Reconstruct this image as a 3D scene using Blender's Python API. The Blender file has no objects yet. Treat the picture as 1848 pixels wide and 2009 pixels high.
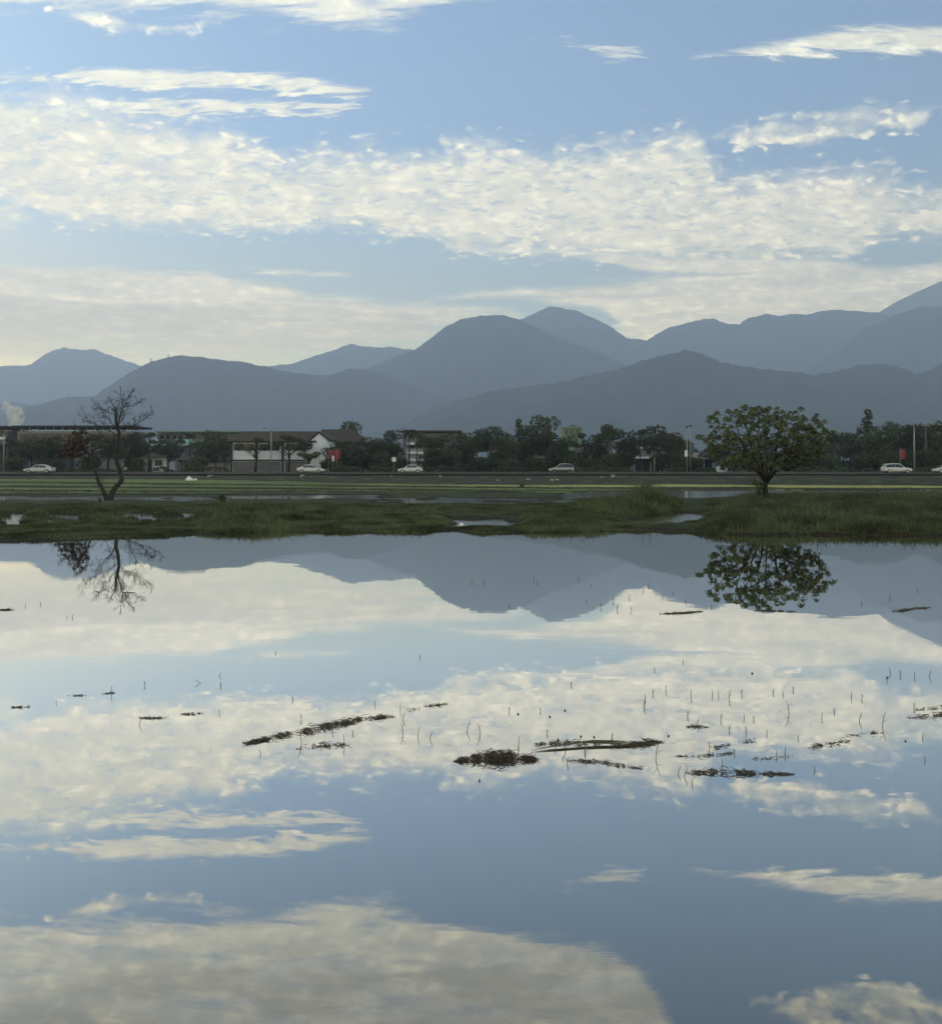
import bpy, bmesh, math, random
import numpy as np
from mathutils import Vector, Matrix, noise
random.seed(7); rng = np.random.default_rng(7)
S = bpy.context.scene; COL = S.collection
F = 2004.0; EYE = 1.6; CX = 924.0; HY = 909.5
# ---------------------------------------------------------------- camera
cam = bpy.data.cameras.new("camera"); co = bpy.data.objects.new("camera", cam); COL.objects.link(co)
S.camera = co; co.location = (0, 0, EYE); co.rotation_euler = (math.pi/2, 0, 0)
cam.sensor_fit = 'HORIZONTAL'; cam.sensor_width = 36; cam.lens = 36*F/1848; cam.shift_y = -95/1848
cam.clip_start = .05; cam.clip_end = 60000
S.view_settings.view_transform = 'Standard'; S.view_settings.look = 'None'
S.view_settings.exposure = .2; S.view_settings.gamma = 1
S.cycles.use_denoising = True; S.cycles.max_bounces = 8; S.cycles.volume_bounces = 2
S.cycles.transparent_max_bounces = 16; S.cycles.use_adaptive_sampling = True; S.cycles.adaptive_threshold = .02
S.cycles.sample_clamp_indirect = 4
# ---------------------------------------------------------------- node helper
class NT:
    def __init__(s, tree): s.t = tree; s.t.nodes.clear()
    def n(s, kind, _ins=None, **kw):
        nd = s.t.nodes.new(kind)
        for k, v in kw.items(): setattr(nd, k, v)
        for k, v in (_ins or {}).items(): s.put(nd.inputs[k], v)
        return nd
    def put(s, sock, v):
        if isinstance(v, bpy.types.NodeSocket): s.t.links.new(v, sock)
        elif v is not None:
            if hasattr(sock.default_value, '__len__'):
                L = len(sock.default_value)
                v = (v,)*L if not hasattr(v, '__len__') else tuple(v)
                if len(v) < L: v = v+(1,)
            sock.default_value = v
    def m(s, op, a, b=None, c=None, clamp=False):
        nd = s.n('ShaderNodeMath', operation=op, use_clamp=clamp)
        for i, v in enumerate((a, b, c)):
            if v is not None: s.put(nd.inputs[i], v)
        return nd.outputs[0]
    def v(s, op, a, b=None, out=0):
        nd = s.n('ShaderNodeVectorMath', operation=op); s.put(nd.inputs[0], a)
        if b is not None: s.put(nd.inputs[1], b)
        return nd.outputs[out]
    def ss(s, x, a, b):
        nd = s.n('ShaderNodeMapRange', interpolation_type='SMOOTHSTEP'); s.put(nd.inputs[0], x)
        s.put(nd.inputs[1], a); s.put(nd.inputs[2], b); return nd.outputs[0]
    def lin(s, x, a, b, c=0., d=1.):
        nd = s.n('ShaderNodeMapRange'); s.put(nd.inputs[0], x)
        for i, q in zip((1, 2, 3, 4), (a, b, c, d)): s.put(nd.inputs[i], q)
        return nd.outputs[0]
    def mix(s, f, a, b, bt='MIX'):
        nd = s.n('ShaderNodeMix', data_type='RGBA', blend_type=bt); s.put(nd.inputs[0], f)
        s.put(nd.inputs[6], a); s.put(nd.inputs[7], b); return nd.outputs[2]
    def noise(s, vec, scale, detail=4, rough=.55, dist=0., out=0):
        nd = s.n('ShaderNodeTexNoise'); s.put(nd.inputs['Vector'], vec)
        nd.inputs['Scale'].default_value = scale; nd.inputs['Detail'].default_value = detail
        nd.inputs['Roughness'].default_value = rough; nd.inputs['Distortion'].default_value = dist
        return nd.outputs[out]
# ---------------------------------------------------------------- sun
SUN_AZ = math.radians(-46); SUN_EL = math.radians(15)          # azimuth from +Y, negative towards -X
sl = bpy.data.lights.new("sun", 'SUN'); sl.energy = .9; sl.angle = math.radians(10); sl.color = (1, .955, .92)
so = bpy.data.objects.new("sun", sl); COL.objects.link(so)
sdir = Vector((math.sin(SUN_AZ)*math.cos(SUN_EL), math.cos(SUN_AZ)*math.cos(SUN_EL), math.sin(SUN_EL)))
so.rotation_euler = sdir.to_track_quat('Z', 'Y').to_euler(); so.location = (-50, 50, 60)
# ---------------------------------------------------------------- sky and clouds (by direction: azimuth, tangent of elevation)
W = bpy.data.worlds.new("World"); S.world = W; W.use_nodes = True
w = NT(W.node_tree)
tc = w.n('ShaderNodeTexCoord').outputs['Generated']
sx = w.n('ShaderNodeSeparateXYZ', {0: tc}); dx, dy, dz = sx.outputs
sky = w.n('ShaderNodeTexSky', sky_type='NISHITA'); sky.sun_disc = False
sky.sun_elevation = SUN_EL; sky.sun_rotation = SUN_AZ; sky.air_density = 1.0; sky.dust_density = .6; sky.ozone_density = 2.0
zc = w.m('MAXIMUM', dz, 0.0)
rr = w.m('SQRT', w.m('ADD', w.m('MULTIPLY', dx, dx), w.m('MULTIPLY', dy, dy)))
EL = w.m('DIVIDE', zc, rr)
AZ = w.m('ARCTAN2', dx, dy)
den = w.m('ADD', zc, .16)
P = w.n('ShaderNodeCombineXYZ', {0: w.m('DIVIDE', dx, den), 1: w.m('DIVIDE', dy, den)}).outputs[0]
P2 = w.n('ShaderNodeCombineXYZ', {0: w.m('DIVIDE', dx, w.m('ADD', zc, .3)), 1: w.m('DIVIDE', dy, w.m('ADD', zc, .3))}).outputs[0]
n_big = w.noise(P, 3.0, 5, .6); n_mid = w.noise(P2, 11.0, 5, .62, .3); n_fine = w.noise(P, 26.0, 4, .62, .4)
Pst = w.v('MULTIPLY', P, (1.0, 3.4, 1)); n_str = w.noise(Pst, 5.0, 6, .6, .5)
n_fib = w.noise(w.v('MULTIPLY', P2, (14., 60., 1)), 1.0, 5, .65, .5)
n_puff = w.noise(w.v('ADD', P2, w.v('SCALE', w.n('ShaderNodeTexNoise', {'Vector': P2, 'Scale': 14., 'Detail': 2.}).outputs[1], None)), 27.0, 4, .55)
def _fix_scale():
    for nd in w.t.nodes:
        if nd.bl_idname == 'ShaderNodeVectorMath' and nd.operation == 'SCALE': nd.inputs[3].default_value = .08
_fix_scale()
n_lay = w.noise(w.n('ShaderNodeCombineXYZ', {0: w.m('MULTIPLY', AZ, 7.0), 1: w.m('MULTIPLY', EL, 75.0)}).outputs[0], 1.0, 6, .6, .6)
def az_el(x, y): return math.atan((x-CX)/F), (HY-y)/math.hypot(F, x-CX)
AMIN, AMAX, EMAX = -.75, .75, .75
azn = w.m('DIVIDE', w.m('SUBTRACT', AZ, AMIN), AMAX-AMIN, clamp=True)
def curve(pts):
    nd = w.n('ShaderNodeFloatCurve', {1: azn}); c = nd.mapping.curves[0]
    q = sorted(((az_el(x, y)[0]-AMIN)/(AMAX-AMIN), az_el(x, y)[1]/EMAX) for x, y in pts)
    q = [(min(max(a, 0), 1), min(max(b, -.1), 1)) for a, b in q]
    while len(c.points) < len(q): c.points.new(.5, .5)
    for pt, (a, b) in zip(c.points, q): pt.location = (a, b); pt.handle_type = 'AUTO_CLAMPED'
    nd.mapping.use_clip = False; nd.mapping.update()
    return w.m('MULTIPLY', nd.outputs[0], EMAX)
def px(p): return p/2004.
def band(up, lo, su, so_, tex, k, ends=None, warp=10, off=0.0, gain=1.0, wn=None, soft=1.5):
    """a cloud layer between two edge lines; su/so_ softness in px; tex texture; k how much texture breaks it"""
    e = w.m('ADD', EL, w.m('MULTIPLY', w.m('SUBTRACT', wn or n_mid, .5), px(warp*3.0)))
    a = w.m('DIVIDE', w.m('SUBTRACT', curve(up), e), px(su)) if up else 1.0
    b = w.m('DIVIDE', w.m('SUBTRACT', e, curve(lo)), px(so_)) if lo else 1.0
    d = w.m('MINIMUM', a, b) if up and lo else (a if up else b)
    d = w.m('MINIMUM', d, 1.0)
    if ends:
        x0, s0, x1, s1 = ends
        azw = w.m('ADD', AZ, w.m('MULTIPLY', w.m('SUBTRACT', n_str, .5), px(60)))
        if x0 is not None: d = w.m('MINIMUM', d, w.m('DIVIDE', w.m('SUBTRACT', azw, az_el(x0, 0)[0]), px(s0)))
        if x1 is not None: d = w.m('MINIMUM', d, w.m('DIVIDE', w.m('SUBTRACT', az_el(x1, 0)[0], azw), px(s1)))
    d = w.m('ADD', d, w.m('MULTIPLY', w.m('SUBTRACT', tex, .5), k)) if tex is not None else d
    d = w.ss(w.m('ADD', d, off), 0.0, soft)
    return w.m('MULTIPLY', d, gain) if gain != 1 else d
_wv = w.v('ADD', w.v('MULTIPLY', P2, (1, 1.25, 1)), w.v('SCALE', w.n('ShaderNodeTexNoise', {'Vector': P2, 'Scale': 18., 'Detail': 3.}).outputs[1], None)); _fix_scale()
def cells(sc):
    vo = w.n('ShaderNodeTexVoronoi', {'Vector': _wv}, feature='SMOOTH_F1'); vo.inputs['Scale'].default_value = sc; vo.inputs['Smoothness'].default_value = .8; vo.inputs['Detail'].default_value = .6
    return w.lin(vo.outputs['Distance'], .10, .60, .76, .24)
cell = cells(31.)
puf = w.m('ADD', w.m('ADD', w.m('MULTIPLY', n_puff, .28), w.m('MULTIPLY', n_mid, .36)), w.m('MULTIPLY', cell, .36))
fib = w.m('ADD', w.m('MULTIPLY', n_str, .6), w.m('MULTIPLY', n_fine, .4))
lay = w.m('ADD', w.m('MULTIPLY', n_lay, .75), w.m('MULTIPLY', n_fine, .25))
B = []
B.append(band([(-900,150),(-300,170),(0,180),(150,190),(260,222),(380,245),(470,262),(510,298),(560,306),(640,302),(720,298),(800,308),(850,292),(950,284),(1050,295),(1130,300),(1200,285),(1340,268),(1385,296),(1410,340),(1460,352),(1550,345),(1650,336),(1740,342),(1770,368),(1848,376),(2200,390),(2700,380)],
              [(-900,340),(-300,350),(-60,375),(60,405),(150,442),(300,446),(500,456),(600,446),(700,450),(800,468),(850,466),(900,490),(1000,496),(1150,503),(1300,512),(1500,514),(1650,505),(1720,474),(1740,462),(1848,470),(2200,480),(2700,470)],
              56, 32, puf, 5.0, warp=10, off=.95, soft=1.5, wn=puf))
holes = w.ss(w.noise(w.v('MULTIPLY', P2, (1, 1.7, 1)), 34., 3, .6, .8), .34, .46)
B[0] = w.m('MULTIPLY', B[0], w.lin(w.m('MAXIMUM', holes, w.ss(n_mid, .52, .62)), 0, 1, .5, 1))
B.append(band([(870,478),(1000,480),(1150,484),(1300,496),(1500,500),(1650,508),(1750,520),(1848,512),(2200,500),(2700,500)],
              [(870,484),(1000,497),(1130,508),(1200,520),(1250,532),(1350,540),(1500,545),(1848,545),(2700,545)], 14, 10, fib, 2.4, ends=(870,60,None,0), warp=5, off=.3, wn=n_str))
B.append(band([(860,590),(930,576),(1000,570),(1100,562),(1200,552),(1300,538),(1500,526),(1650,524),(1848,524),(2200,530),(2700,530)],
              [(860,592),(930,580),(1000,584),(1100,594),(1180,606),(1220,640),(1300,700),(1848,760),(2700,760)], 18, 14, lay, 3.4, ends=(910,120,None,0), warp=6, off=.55, wn=n_str))
B.append(band([(-900,500),(-300,512),(0,520),(200,524),(400,534),(460,552),(560,566),(600,578),(700,584),(780,594),(900,600),(980,603),(1020,615)],
              [(-900,720),(-300,715),(0,712),(300,712),(600,706),(800,700),(900,640),(1020,618)], 14, 75, lay, 3.4, ends=(None,0,1040,120), warp=8, off=.6, wn=n_str))
B.append(band([(1180,640),(1230,630),(1300,630),(1400,640)],[(1180,660),(1400,700)], 12, 12, fib, 1.5, ends=(1190,30,1380,60), warp=4, off=.3))
B.append(band([(0,148),(30,148),(200,133),(350,138),(500,140),(640,158),(730,177)],[(0,156),(150,158),(250,180),(350,172),(500,172),(600,187),(730,181)], 12, 10, n_fib, 6.5, ends=(10,80,745,50), warp=9, off=.5, wn=n_fib))
B.append(band([(220,196),(350,190),(500,194),(680,199)],[(220,226),(330,232),(450,222),(550,226),(620,224),(690,206)], 12, 12, n_fib, 7.5, ends=(200,60,700,50), warp=9, off=.3, wn=n_fib))
B.append(band([(480,520),(700,532)],[(480,540),(700,548)], 10, 10, fib, 4.0, ends=(470,60,710,60), warp=4, off=-.1))
B.append(band(None,[(-900,25),(0,14),(120,18),(300,20),(400,14),(500,30),(600,40),(720,52),(830,18),(960,0),(1100,-20),(1150,-32),(1215,-52),(1265,-90),(1300,-150),(1340,-230),(1400,-330),(1560,-480),(2700,-480)], 1, 34, w.m('ADD', w.m('MULTIPLY', n_str, .6), w.m('MULTIPLY', n_fib, .4)), 4.5, warp=22, off=.45, soft=1.9, wn=n_fib))
B.append(band([(100,18),(200,20),(280,38),(430,45),(460,48)],[(100,30),(170,52),(220,72),(290,72),(430,58),(460,55)], 16, 14, puf, 7.0, ends=(100,40,450,30), warp=8, off=.7))
B.append(band([(1400,104),(1550,74),(1650,54),(1750,44),(1848,46),(2200,40),(2700,60)],[(1400,106),(1550,112),(1680,104),(1800,110),(1848,106),(2200,115),(2700,120)], 20, 14, n_fib, 4.5, ends=(1400,110,None,0), warp=10, off=.3, wn=n_fib))
B.append(band([(1000,62),(1150,80),(1320,88)],[(1000,72),(1130,98),(1210,120),(1320,96)], 14, 14, n_fib, 6.4, ends=(1010,160,1320,60), warp=8, off=-.15, gain=.75))
B.append(band([(1350,272),(1450,240),(1550,214),(1700,196),(1830,202),(2000,170),(2700,150)],[(1350,276),(1430,290),(1490,304),(1600,294),(1700,274),(1790,264),(1840,222),(2000,200),(2700,180)], 26, 18, puf, 7.0, ends=(1350,60,1880,60), warp=12, off=.45, wn=puf))
B.append(band([(1500,-180),(1560,-250),(1700,-290),(1848,-300),(2200,-290)],[(1500,-150),(1560,-135),(1640,-104),(1848,-114),(2200,-100)], 30, 26, puf, 7.0, ends=(1500,60,None,0), warp=10, off=.3))
B.append(band([(1380,-70),(1700,-100)],[(1380,-50),(1600,-88),(1700,-95)], 30, 20, puf, 7.0, ends=(1390,60,1650,60), warp=8, off=-.45, gain=.6))
B.append(band([(1050,228),(1150,232)],[(1050,246),(1150,250)], 12, 12, puf, 6.0, ends=(1050,30,1150,30), warp=5, off=0.05, gain=.7))
B.append(band([(480,40),(660,50)],[(480,80),(660,78)], 18, 16, fib, 7.0, ends=(480,50,680,50), warp=6, off=-.6, gain=.6))
B.append(band([(-300,375),(30,385),(90,400)],[(-300,460),(30,470),(90,440)], 20, 20, fib, 6.0, ends=(None,0,100,60), warp=6, off=-.35))
# loose cloud elsewhere (behind and overhead)
els = w.m('MULTIPLY', w.ss(w.m('ABSOLUTE', AZ), .72, .95), w.ss(n_big, .56, .7))
ovh = w.m('MULTIPLY', w.ss(EL, .75, 1.0), w.ss(n_big, .56, .7))
dens = w.m('MAXIMUM', els, ovh)
for b in B: dens = w.m('MAXIMUM', dens, b)
dens = w.m('MINIMUM', dens, 1.0)
# cloud light: brighter towards the sun, grey undersides low down and in the high sheet
cs = w.m('ADD', w.v('DOT_PRODUCT', tc, tuple(sdir), out=1), 0)
glow = w.ss(cs, .35, 1.05)
shade = w.m('ADD', w.m('ADD', w.m('MULTIPLY', n_puff, .35), w.m('MULTIPLY', n_mid, .3)), w.m('MULTIPLY', cell, .35))
lowgrey = w.m('MULTIPLY', w.ss(w.m('ADD', EL, w.m('MULTIPLY', w.m('SUBTRACT', n_lay, .5), .05)), az_el(924,575)[1], az_el(924,640)[1]), w.ss(AZ, .1, -.06))
hi = w.m('MULTIPLY', w.ss(EL, az_el(924,20)[1], az_el(924,-100)[1]), w.ss(n_str, .38, .62))
br = w.lin(shade, .38, .60, .76, 1.08)
br = w.m('MULTIPLY', br, w.lin(w.m('MULTIPLY', w.m('SUBTRACT', n_lay, .5), w.ss(EL, .26, .18)), -.15, .15, .84, 1.14))
br = w.m('MULTIPLY', br, w.lin(glow, 0, 1, .98, 1.10))
br = w.m('MULTIPLY', br, w.lin(lowgrey, 0, 1, 1., .68))
br = w.m('MULTIPLY', br, w.lin(hi, 0, 1, 1., .58))
ccol = w.mix(w.ss(EL, .42, .05), (1.02, .935, .67), (1.16, .93, .54))
CL = w.v('SCALE', ccol); w.put(CL.node.inputs[3], w.m('MULTIPLY', br, w.lin(EL, .28, .08, 1.78, 3.1)))
skyc = w.mix(1.0, sky.outputs[0], (.93, 1.19, 1.35), 'MULTIPLY')
SK = w.v('SCALE', skyc); SK.node.inputs[3].default_value = .115
low = w.mix(w.ss(EL, .30, .0), SK, w.mix(1.0, SK, (3.5, 2.12, .86), 'MULTIPLY'))
fin = w.mix(w.m('MULTIPLY', dens, w.lin(shade, .35, .6, .8, .97)), low, CL)
bg = w.n('ShaderNodeBackground', {0: fin}); bg.inputs[1].default_value = 1.0
w.n('ShaderNodeOutputWorld', {0: bg.outputs[0]})
W.cycles.sampling_method = 'MANUAL'; W.cycles.sample_map_resolution = 512
# ---------------------------------------------------------------- object helpers
def tag(o, label=None, cat=None, group=None, kind=None):
    for k, v in (('label', label), ('category', cat), ('group', group), ('kind', kind)):
        if v: o[k] = v
    return o
def mesh_np(name, V, faces, mat=None, parent=None, smooth=False, mats=None):
    me = bpy.data.meshes.new(name); me.from_pydata([tuple(map(float, p)) for p in V], [], faces); me.update()
    o = bpy.data.objects.new(name, me); COL.objects.link(o)
    if mat: me.materials.append(mat)
    if parent: o.parent = parent
    if smooth: me.polygons.foreach_set('use_smooth', [True]*len(me.polygons))
    return o
def mesh_arr(name, V, Q, mat=None, parent=None, smooth=False):
    """V (n,3), Q (m,k) constant face size, fast"""
    V = np.asarray(V, np.float32); Q = np.asarray(Q, np.int32); m, k = Q.shape
    me = bpy.data.meshes.new(name); me.vertices.add(len(V)); me.vertices.foreach_set('co', V.ravel())
    me.loops.add(m*k); me.loops.foreach_set('vertex_index', Q.ravel())
    me.polygons.add(m); me.polygons.foreach_set('loop_start', np.arange(m, dtype=np.int32)*k)
    me.polygons.foreach_set('use_smooth', np.full(m, smooth)); me.update(calc_edges=True); me.validate()
    o = bpy.data.objects.new(name, me); COL.objects.link(o)
    if mat: me.materials.append(mat)
    if parent: o.parent = parent
    return o
def empty(name, loc=(0, 0, 0), rz=0, parent=None):
    o = bpy.data.objects.new(name, None); COL.objects.link(o); o.location = loc; o.rotation_euler = (0, 0, rz)
    o.empty_display_size = .2
    if parent: o.parent = parent
    return o
def kids(o): return [c for c in list(COL.objects) if c.parent == o]
def copy_tree(o, parent=None):
    c = o.copy(); COL.objects.link(c)
    if parent: c.parent = parent
    for ch in kids(o): copy_tree(ch, c)
    return c
def mat(name, col, rough=.7, var=.25, scale=3., col2=None, spec=.3, bump=0., metal=0., coords='Object', rnd=0.):
    M = bpy.data.materials.new(name); M.use_nodes = True; t = NT(M.node_tree)
    c = t.n('ShaderNodeTexCoord').outputs[coords]
    nz = t.noise(c, scale, 5, .6)
    c2 = col2 or tuple(x*(1-var) for x in col)
    c = t.mix(t.ss(nz, .35, .65), col, c2)
    if rnd:
        r = t.n('ShaderNodeObjectInfo').outputs['Random']
        hs = t.n('ShaderNodeHueSaturation', {'Color': c, 'Value': t.lin(r, 0, 1, 1-rnd, 1+rnd), 'Hue': t.lin(r, 0, 1, .485, .51)})
        c = hs.outputs[0]
    b = t.n('ShaderNodeBsdfPrincipled', {'Base Color': c, 'Roughness': rough, 'Metallic': metal, 'Specular IOR Level': spec})
    if bump:
        bm_ = t.n('ShaderNodeBump', {'Height': nz, 'Strength': bump, 'Distance': .05}); t.put(b.inputs['Normal'], bm_.outputs[0])
    t.n('ShaderNodeOutputMaterial', {0: b.outputs[0]})
    return M
def gx(p, Y): return (p-CX)/F*Y
def gz(y, Y): return EYE+(HY-y)/F*Y
def gY(y, z=0): return (EYE-z)*F/(y-HY)
def n3(x, y, z=0): return noise.noise(Vector((x, y, z)))
def fbm(x, y, z=0, o=4):
    s, a = 0, 1
    for i in range(o): s += a*n3(x, y, z); x *= 2.03; y *= 2.03; z += 7.1; a *= .5
    return s
# ---------------------------------------------------------------- hills
M_hill = mat('hill_forest', (.028, .044, .046), .95, scale=.012, col2=(.016, .028, .028), spec=.05)
def ridge(name, pts, D, depth, seed, curve_=.05, rough=1.0):
    xs = np.arange(-500, 2360, 3.0); P_ = sorted(pts)
    ys = np.interp(xs, [p[0] for p in P_], [p[1] for p in P_])
    V = []; rows_f = [0, .02, .05, .09, .14, .2, .27, .35, .44, .54, .65, .77, .9, 1.0]; rows_b = [-.03, -.08, -.16, -.3, -.5]
    rows = rows_b[::-1]+rows_f; nc = len(xs)
    for r in rows:
        for x, y in zip(xs, ys):
            Yc = D*(1+curve_*math.sin(x*.0021+seed))
            y2 = y+rough*(1.9*n3(x*.05, seed)+1.6*n3(x*.13, seed)+1.5*abs(n3(x*.45, seed+5)))
            H = max(gz(y2, Yc), 1.0)
            t = abs(r)
            dd = depth*r if r > 0 else depth*1.4*r
            Yp = Yc-dd
            X = (x-CX)/F*Yc
            spur = fbm(X/(D*.07)+seed, Yp/(D*.16), seed, 3)
            f_ = (1-t)**1.25 if r >= 0 else max(0, 1-t*1.9)
            z = H*f_*(1+min(t*3, 1)*.34*spur*(1-t)) + (min(t*4, 1)*(1-t))*H*.05*n3(X/(D*.012), Yp/(D*.012), seed)
            zmax = EYE+(H-EYE)*(Yp/Yc)*(1-.0) if r > 0 else 1e9
            z = min(z, zmax-.002*H)
            if r >= 1 or r <= -.5: z = -3
            V.append((X, Yp, z))
    Q = [(j*nc+i, j*nc+i+1, (j+1)*nc+i+1, (j+1)*nc+i) for j in range(len(rows)-1) for i in range(nc-1)]
    o = mesh_arr(name, V, Q, M_hill, smooth=True); tag(o, kind='structure'); return o
R = {}
ridge('hill_far_west', [(-700,760),(-300,735),(-100,722),(0,716),(45,718),(60,714),(75,704),(90,694),(108,687),(118,684),(125,679),(135,684),(150,684),(165,686),(182,683),(200,691),(235,703),(270,716),(320,735),(400,770),(500,830),(2560,900)], 7800, 1300, 1.3)
ridge('hill_low_west', [(-700,740),(-200,775),(0,790),(25,788),(45,791),(70,797),(120,812),(200,822),(300,850),(2560,900)], 4900, 900, 9.1)
ridge('hill_back', [(-700,900),(300,800),(400,730),(450,720),(500,717),(545,716),(575,712),(620,697),(660,685),(675,678),(690,674),(715,681),(760,680),(805,685),(870,700),(960,740),(1100,820),(2560,900)], 7600, 1300, 3.3)
ridge('hill_west', [(-700,850),(-100,840),(0,815),(45,800),(75,793),(120,780),(185,776),(215,757),(250,733),(275,719),(300,708),(330,700),(365,696),(375,698),(420,703),(470,708),(510,718),(560,728),(625,736),(655,732),(690,722),(715,723),(760,736),(820,760),(870,779),(920,796),(980,820),(1100,860),(2560,900)], 4300, 1100, 4.7)
ridge('hill_dome', [(-700,900),(500,820),(650,756),(690,736),(745,712),(800,690),(820,682),(835,670),(850,659),(865,647),(880,637),(905,625),(940,619),(975,617),(1000,621),(1020,627),(1050,641),(1090,660),(1130,674),(1180,694),(1240,720),(1300,745),(1400,790),(1500,830),(2560,900)], 4900, 1300, 6.1)
ridge('hill_summit', [(-700,900),(700,840),(900,700),(980,645),(1020,626),(1040,618),(1060,608),(1080,601),(1095,602),(1110,606),(1135,610),(1165,623),(1195,638),(1215,652),(1232,664),(1270,666),(1285,657),(1310,643),(1335,636),(1355,632),(1370,627),(1385,624),(1400,624),(1425,635),(1450,635),(1460,628),(1475,622),(1500,615),(1530,619),(1560,615),(1580,617),(1600,612),(1630,607),(1680,609),(1705,612),(1725,613),(1800,640),(2000,700),(2560,850)], 6900, 1400, 7.9)
ridge('hill_far_east', [(-700,900),(1300,860),(1500,760),(1600,680),(1660,645),(1700,625),(1725,612),(1750,596),(1780,581),(1815,565),(1848,550),(1950,515),(2100,480),(2300,500),(2560,560)], 8000, 1300, 2.2, rough=.4)
ridge('hill_east', [(-700,900),(1400,820),(1560,745),(1600,716),(1640,690),(1680,658),(1700,643),(1750,618),(1800,603),(1848,601),(1950,590),(2100,600),(2560,700)], 5400, 1200, 5.5)
ridge('hill_near_east', [(-700,900),(600,870),(740,845),(780,835),(810,822),(850,802),(900,785),(960,768),(1030,758),(1100,748),(1150,737),(1210,725),(1260,707),(1300,696),(1330,689),(1345,687),(1375,692),(1420,711),(1460,719),(1520,726),(1570,729),(1600,735),(1640,728),(1680,716),(1720,712),(1760,718),(1790,730),(1800,735),(1830,722),(1848,710),(1950,680),(2200,650),(2560,700)], 3400, 1000, 8.3, rough=1.4)
# ---------------------------------------------------------------- ground sheet, water, haze
def ip(x, *pts): return float(np.interp(x, [p[0] for p in pts], [p[1] for p in pts]))
def sstep(a, b, x):
    t = min(max((x-a)/(b-a), 0.), 1.); return t*t*(3-2*t)
C_G = {'green': (.075, .112, .042), 'bright': (.20, .22, .09), 'dark': (.010, .014, .009), 'mud': (.040, .038, .030),
       'verge': (.017, .021, .015), 'bank': (.020, .032, .015), 'bed': (.045, .04, .03), 'mid': (.036, .060, .024)}
BND = [[(-600,940),(0,940),(400,941),(700,949),(1000,952),(1400,951.5),(1848,953.5),(2500,954)],
       [(-600,946),(0,946),(700,953.4),(1100,957.5),(1500,956.5),(1540,958),(1848,958.6),(2500,959)],
       [(-600,948),(0,948),(700,955.4),(1100,959.8),(1848,962),(2500,962)],
       [(-600,954),(0,954),(700,959.6),(1000,962.6),(1100,963),(1300,962),(2500,962)],
       [(-600,957),(0,957),(700,962.2),(1100,966),(1300,962),(2500,962)],
       [(-600,962),(0,962),(430,965),(600,964.4),(900,966),(1300,962),(2500,962)],
       [(-600,965),(0,965),(430,967.2),(700,967),(1100,966.5),(1300,962),(2500,962)],
       [(-600,968.5),(0,968.5),(430,969.6),(700,969),(1100,966.5),(1300,962),(2500,962)],
       [(-600,972),(0,972),(430,971.6),(700,970),(1100,966.5),(1300,962),(2500,962)]]
def edge_q(p):
    return ip(p, (-600,1076),(-200,1071),(0,1064),(130,1061),(300,1054),(420,1048),(560,1044),(700,1047),(900,1042),(940,1049),(1000,1047),(1090,1045),(1200,1043),(1350,1047),(1480,1051),(1700,1049),(1848,1053),(2500,1058)) + 2.2*n3(p*.03, 3)+1.2*n3(p*.11, 9)
def puddle(p, q):
    """wet ground inside the bank: >0 in water"""
    w_ = -9
    # silver pond in the grass
    cx_, cy_ = 1322, 1018.5
    w_ = max(w_, 1-math.hypot((p-cx_-(q-cy_)*-3.0)/72, (q-cy_)/10.5)+.35*n3(p*.05, q*.3))
    w_ = max(w_, min((p-880)/24, (1015-p)/24, (q-1017)/6, (1036-q)/5, 1)*.5+.45*n3(p*.02, q*.2, 5)-.22)                    # channel
    if p < 420: w_ = max(w_, min((q-1003)/5, (1030-q)/5, 1)*.4+.8*n3(p*.02, q*.2, 4)-.3)
    w_ = max(w_, min((q-974)/2, (982-q)/2, (430-p)/30, 1)*.4+.5*n3(p*.018, q*.16)-.12)
    w_ = max(w_, min((q-970)/2, (979-q)/2, (p-440)/25, (745-p)/40, 1)*.4+.4*n3(p*.02, q*.2)-.05)
    w_ = max(w_, min((q-976)/3, (991-q)/3, (p-745)/25, (1150-p)/40, 1)*.35+.7*n3(p*.02, q*.22, 8)-.22)
    w_ = max(w_, min((q-962.5)/2, (978-q)/3, (p-1105)/25, (1500-p)/60)*.5+.12*n3(p*.03, q*.2))
    w_ = max(w_, min((q-962.5)/1.5, (969-q)/1.5, (p-1420)/30)*.5)
    return w_
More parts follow.
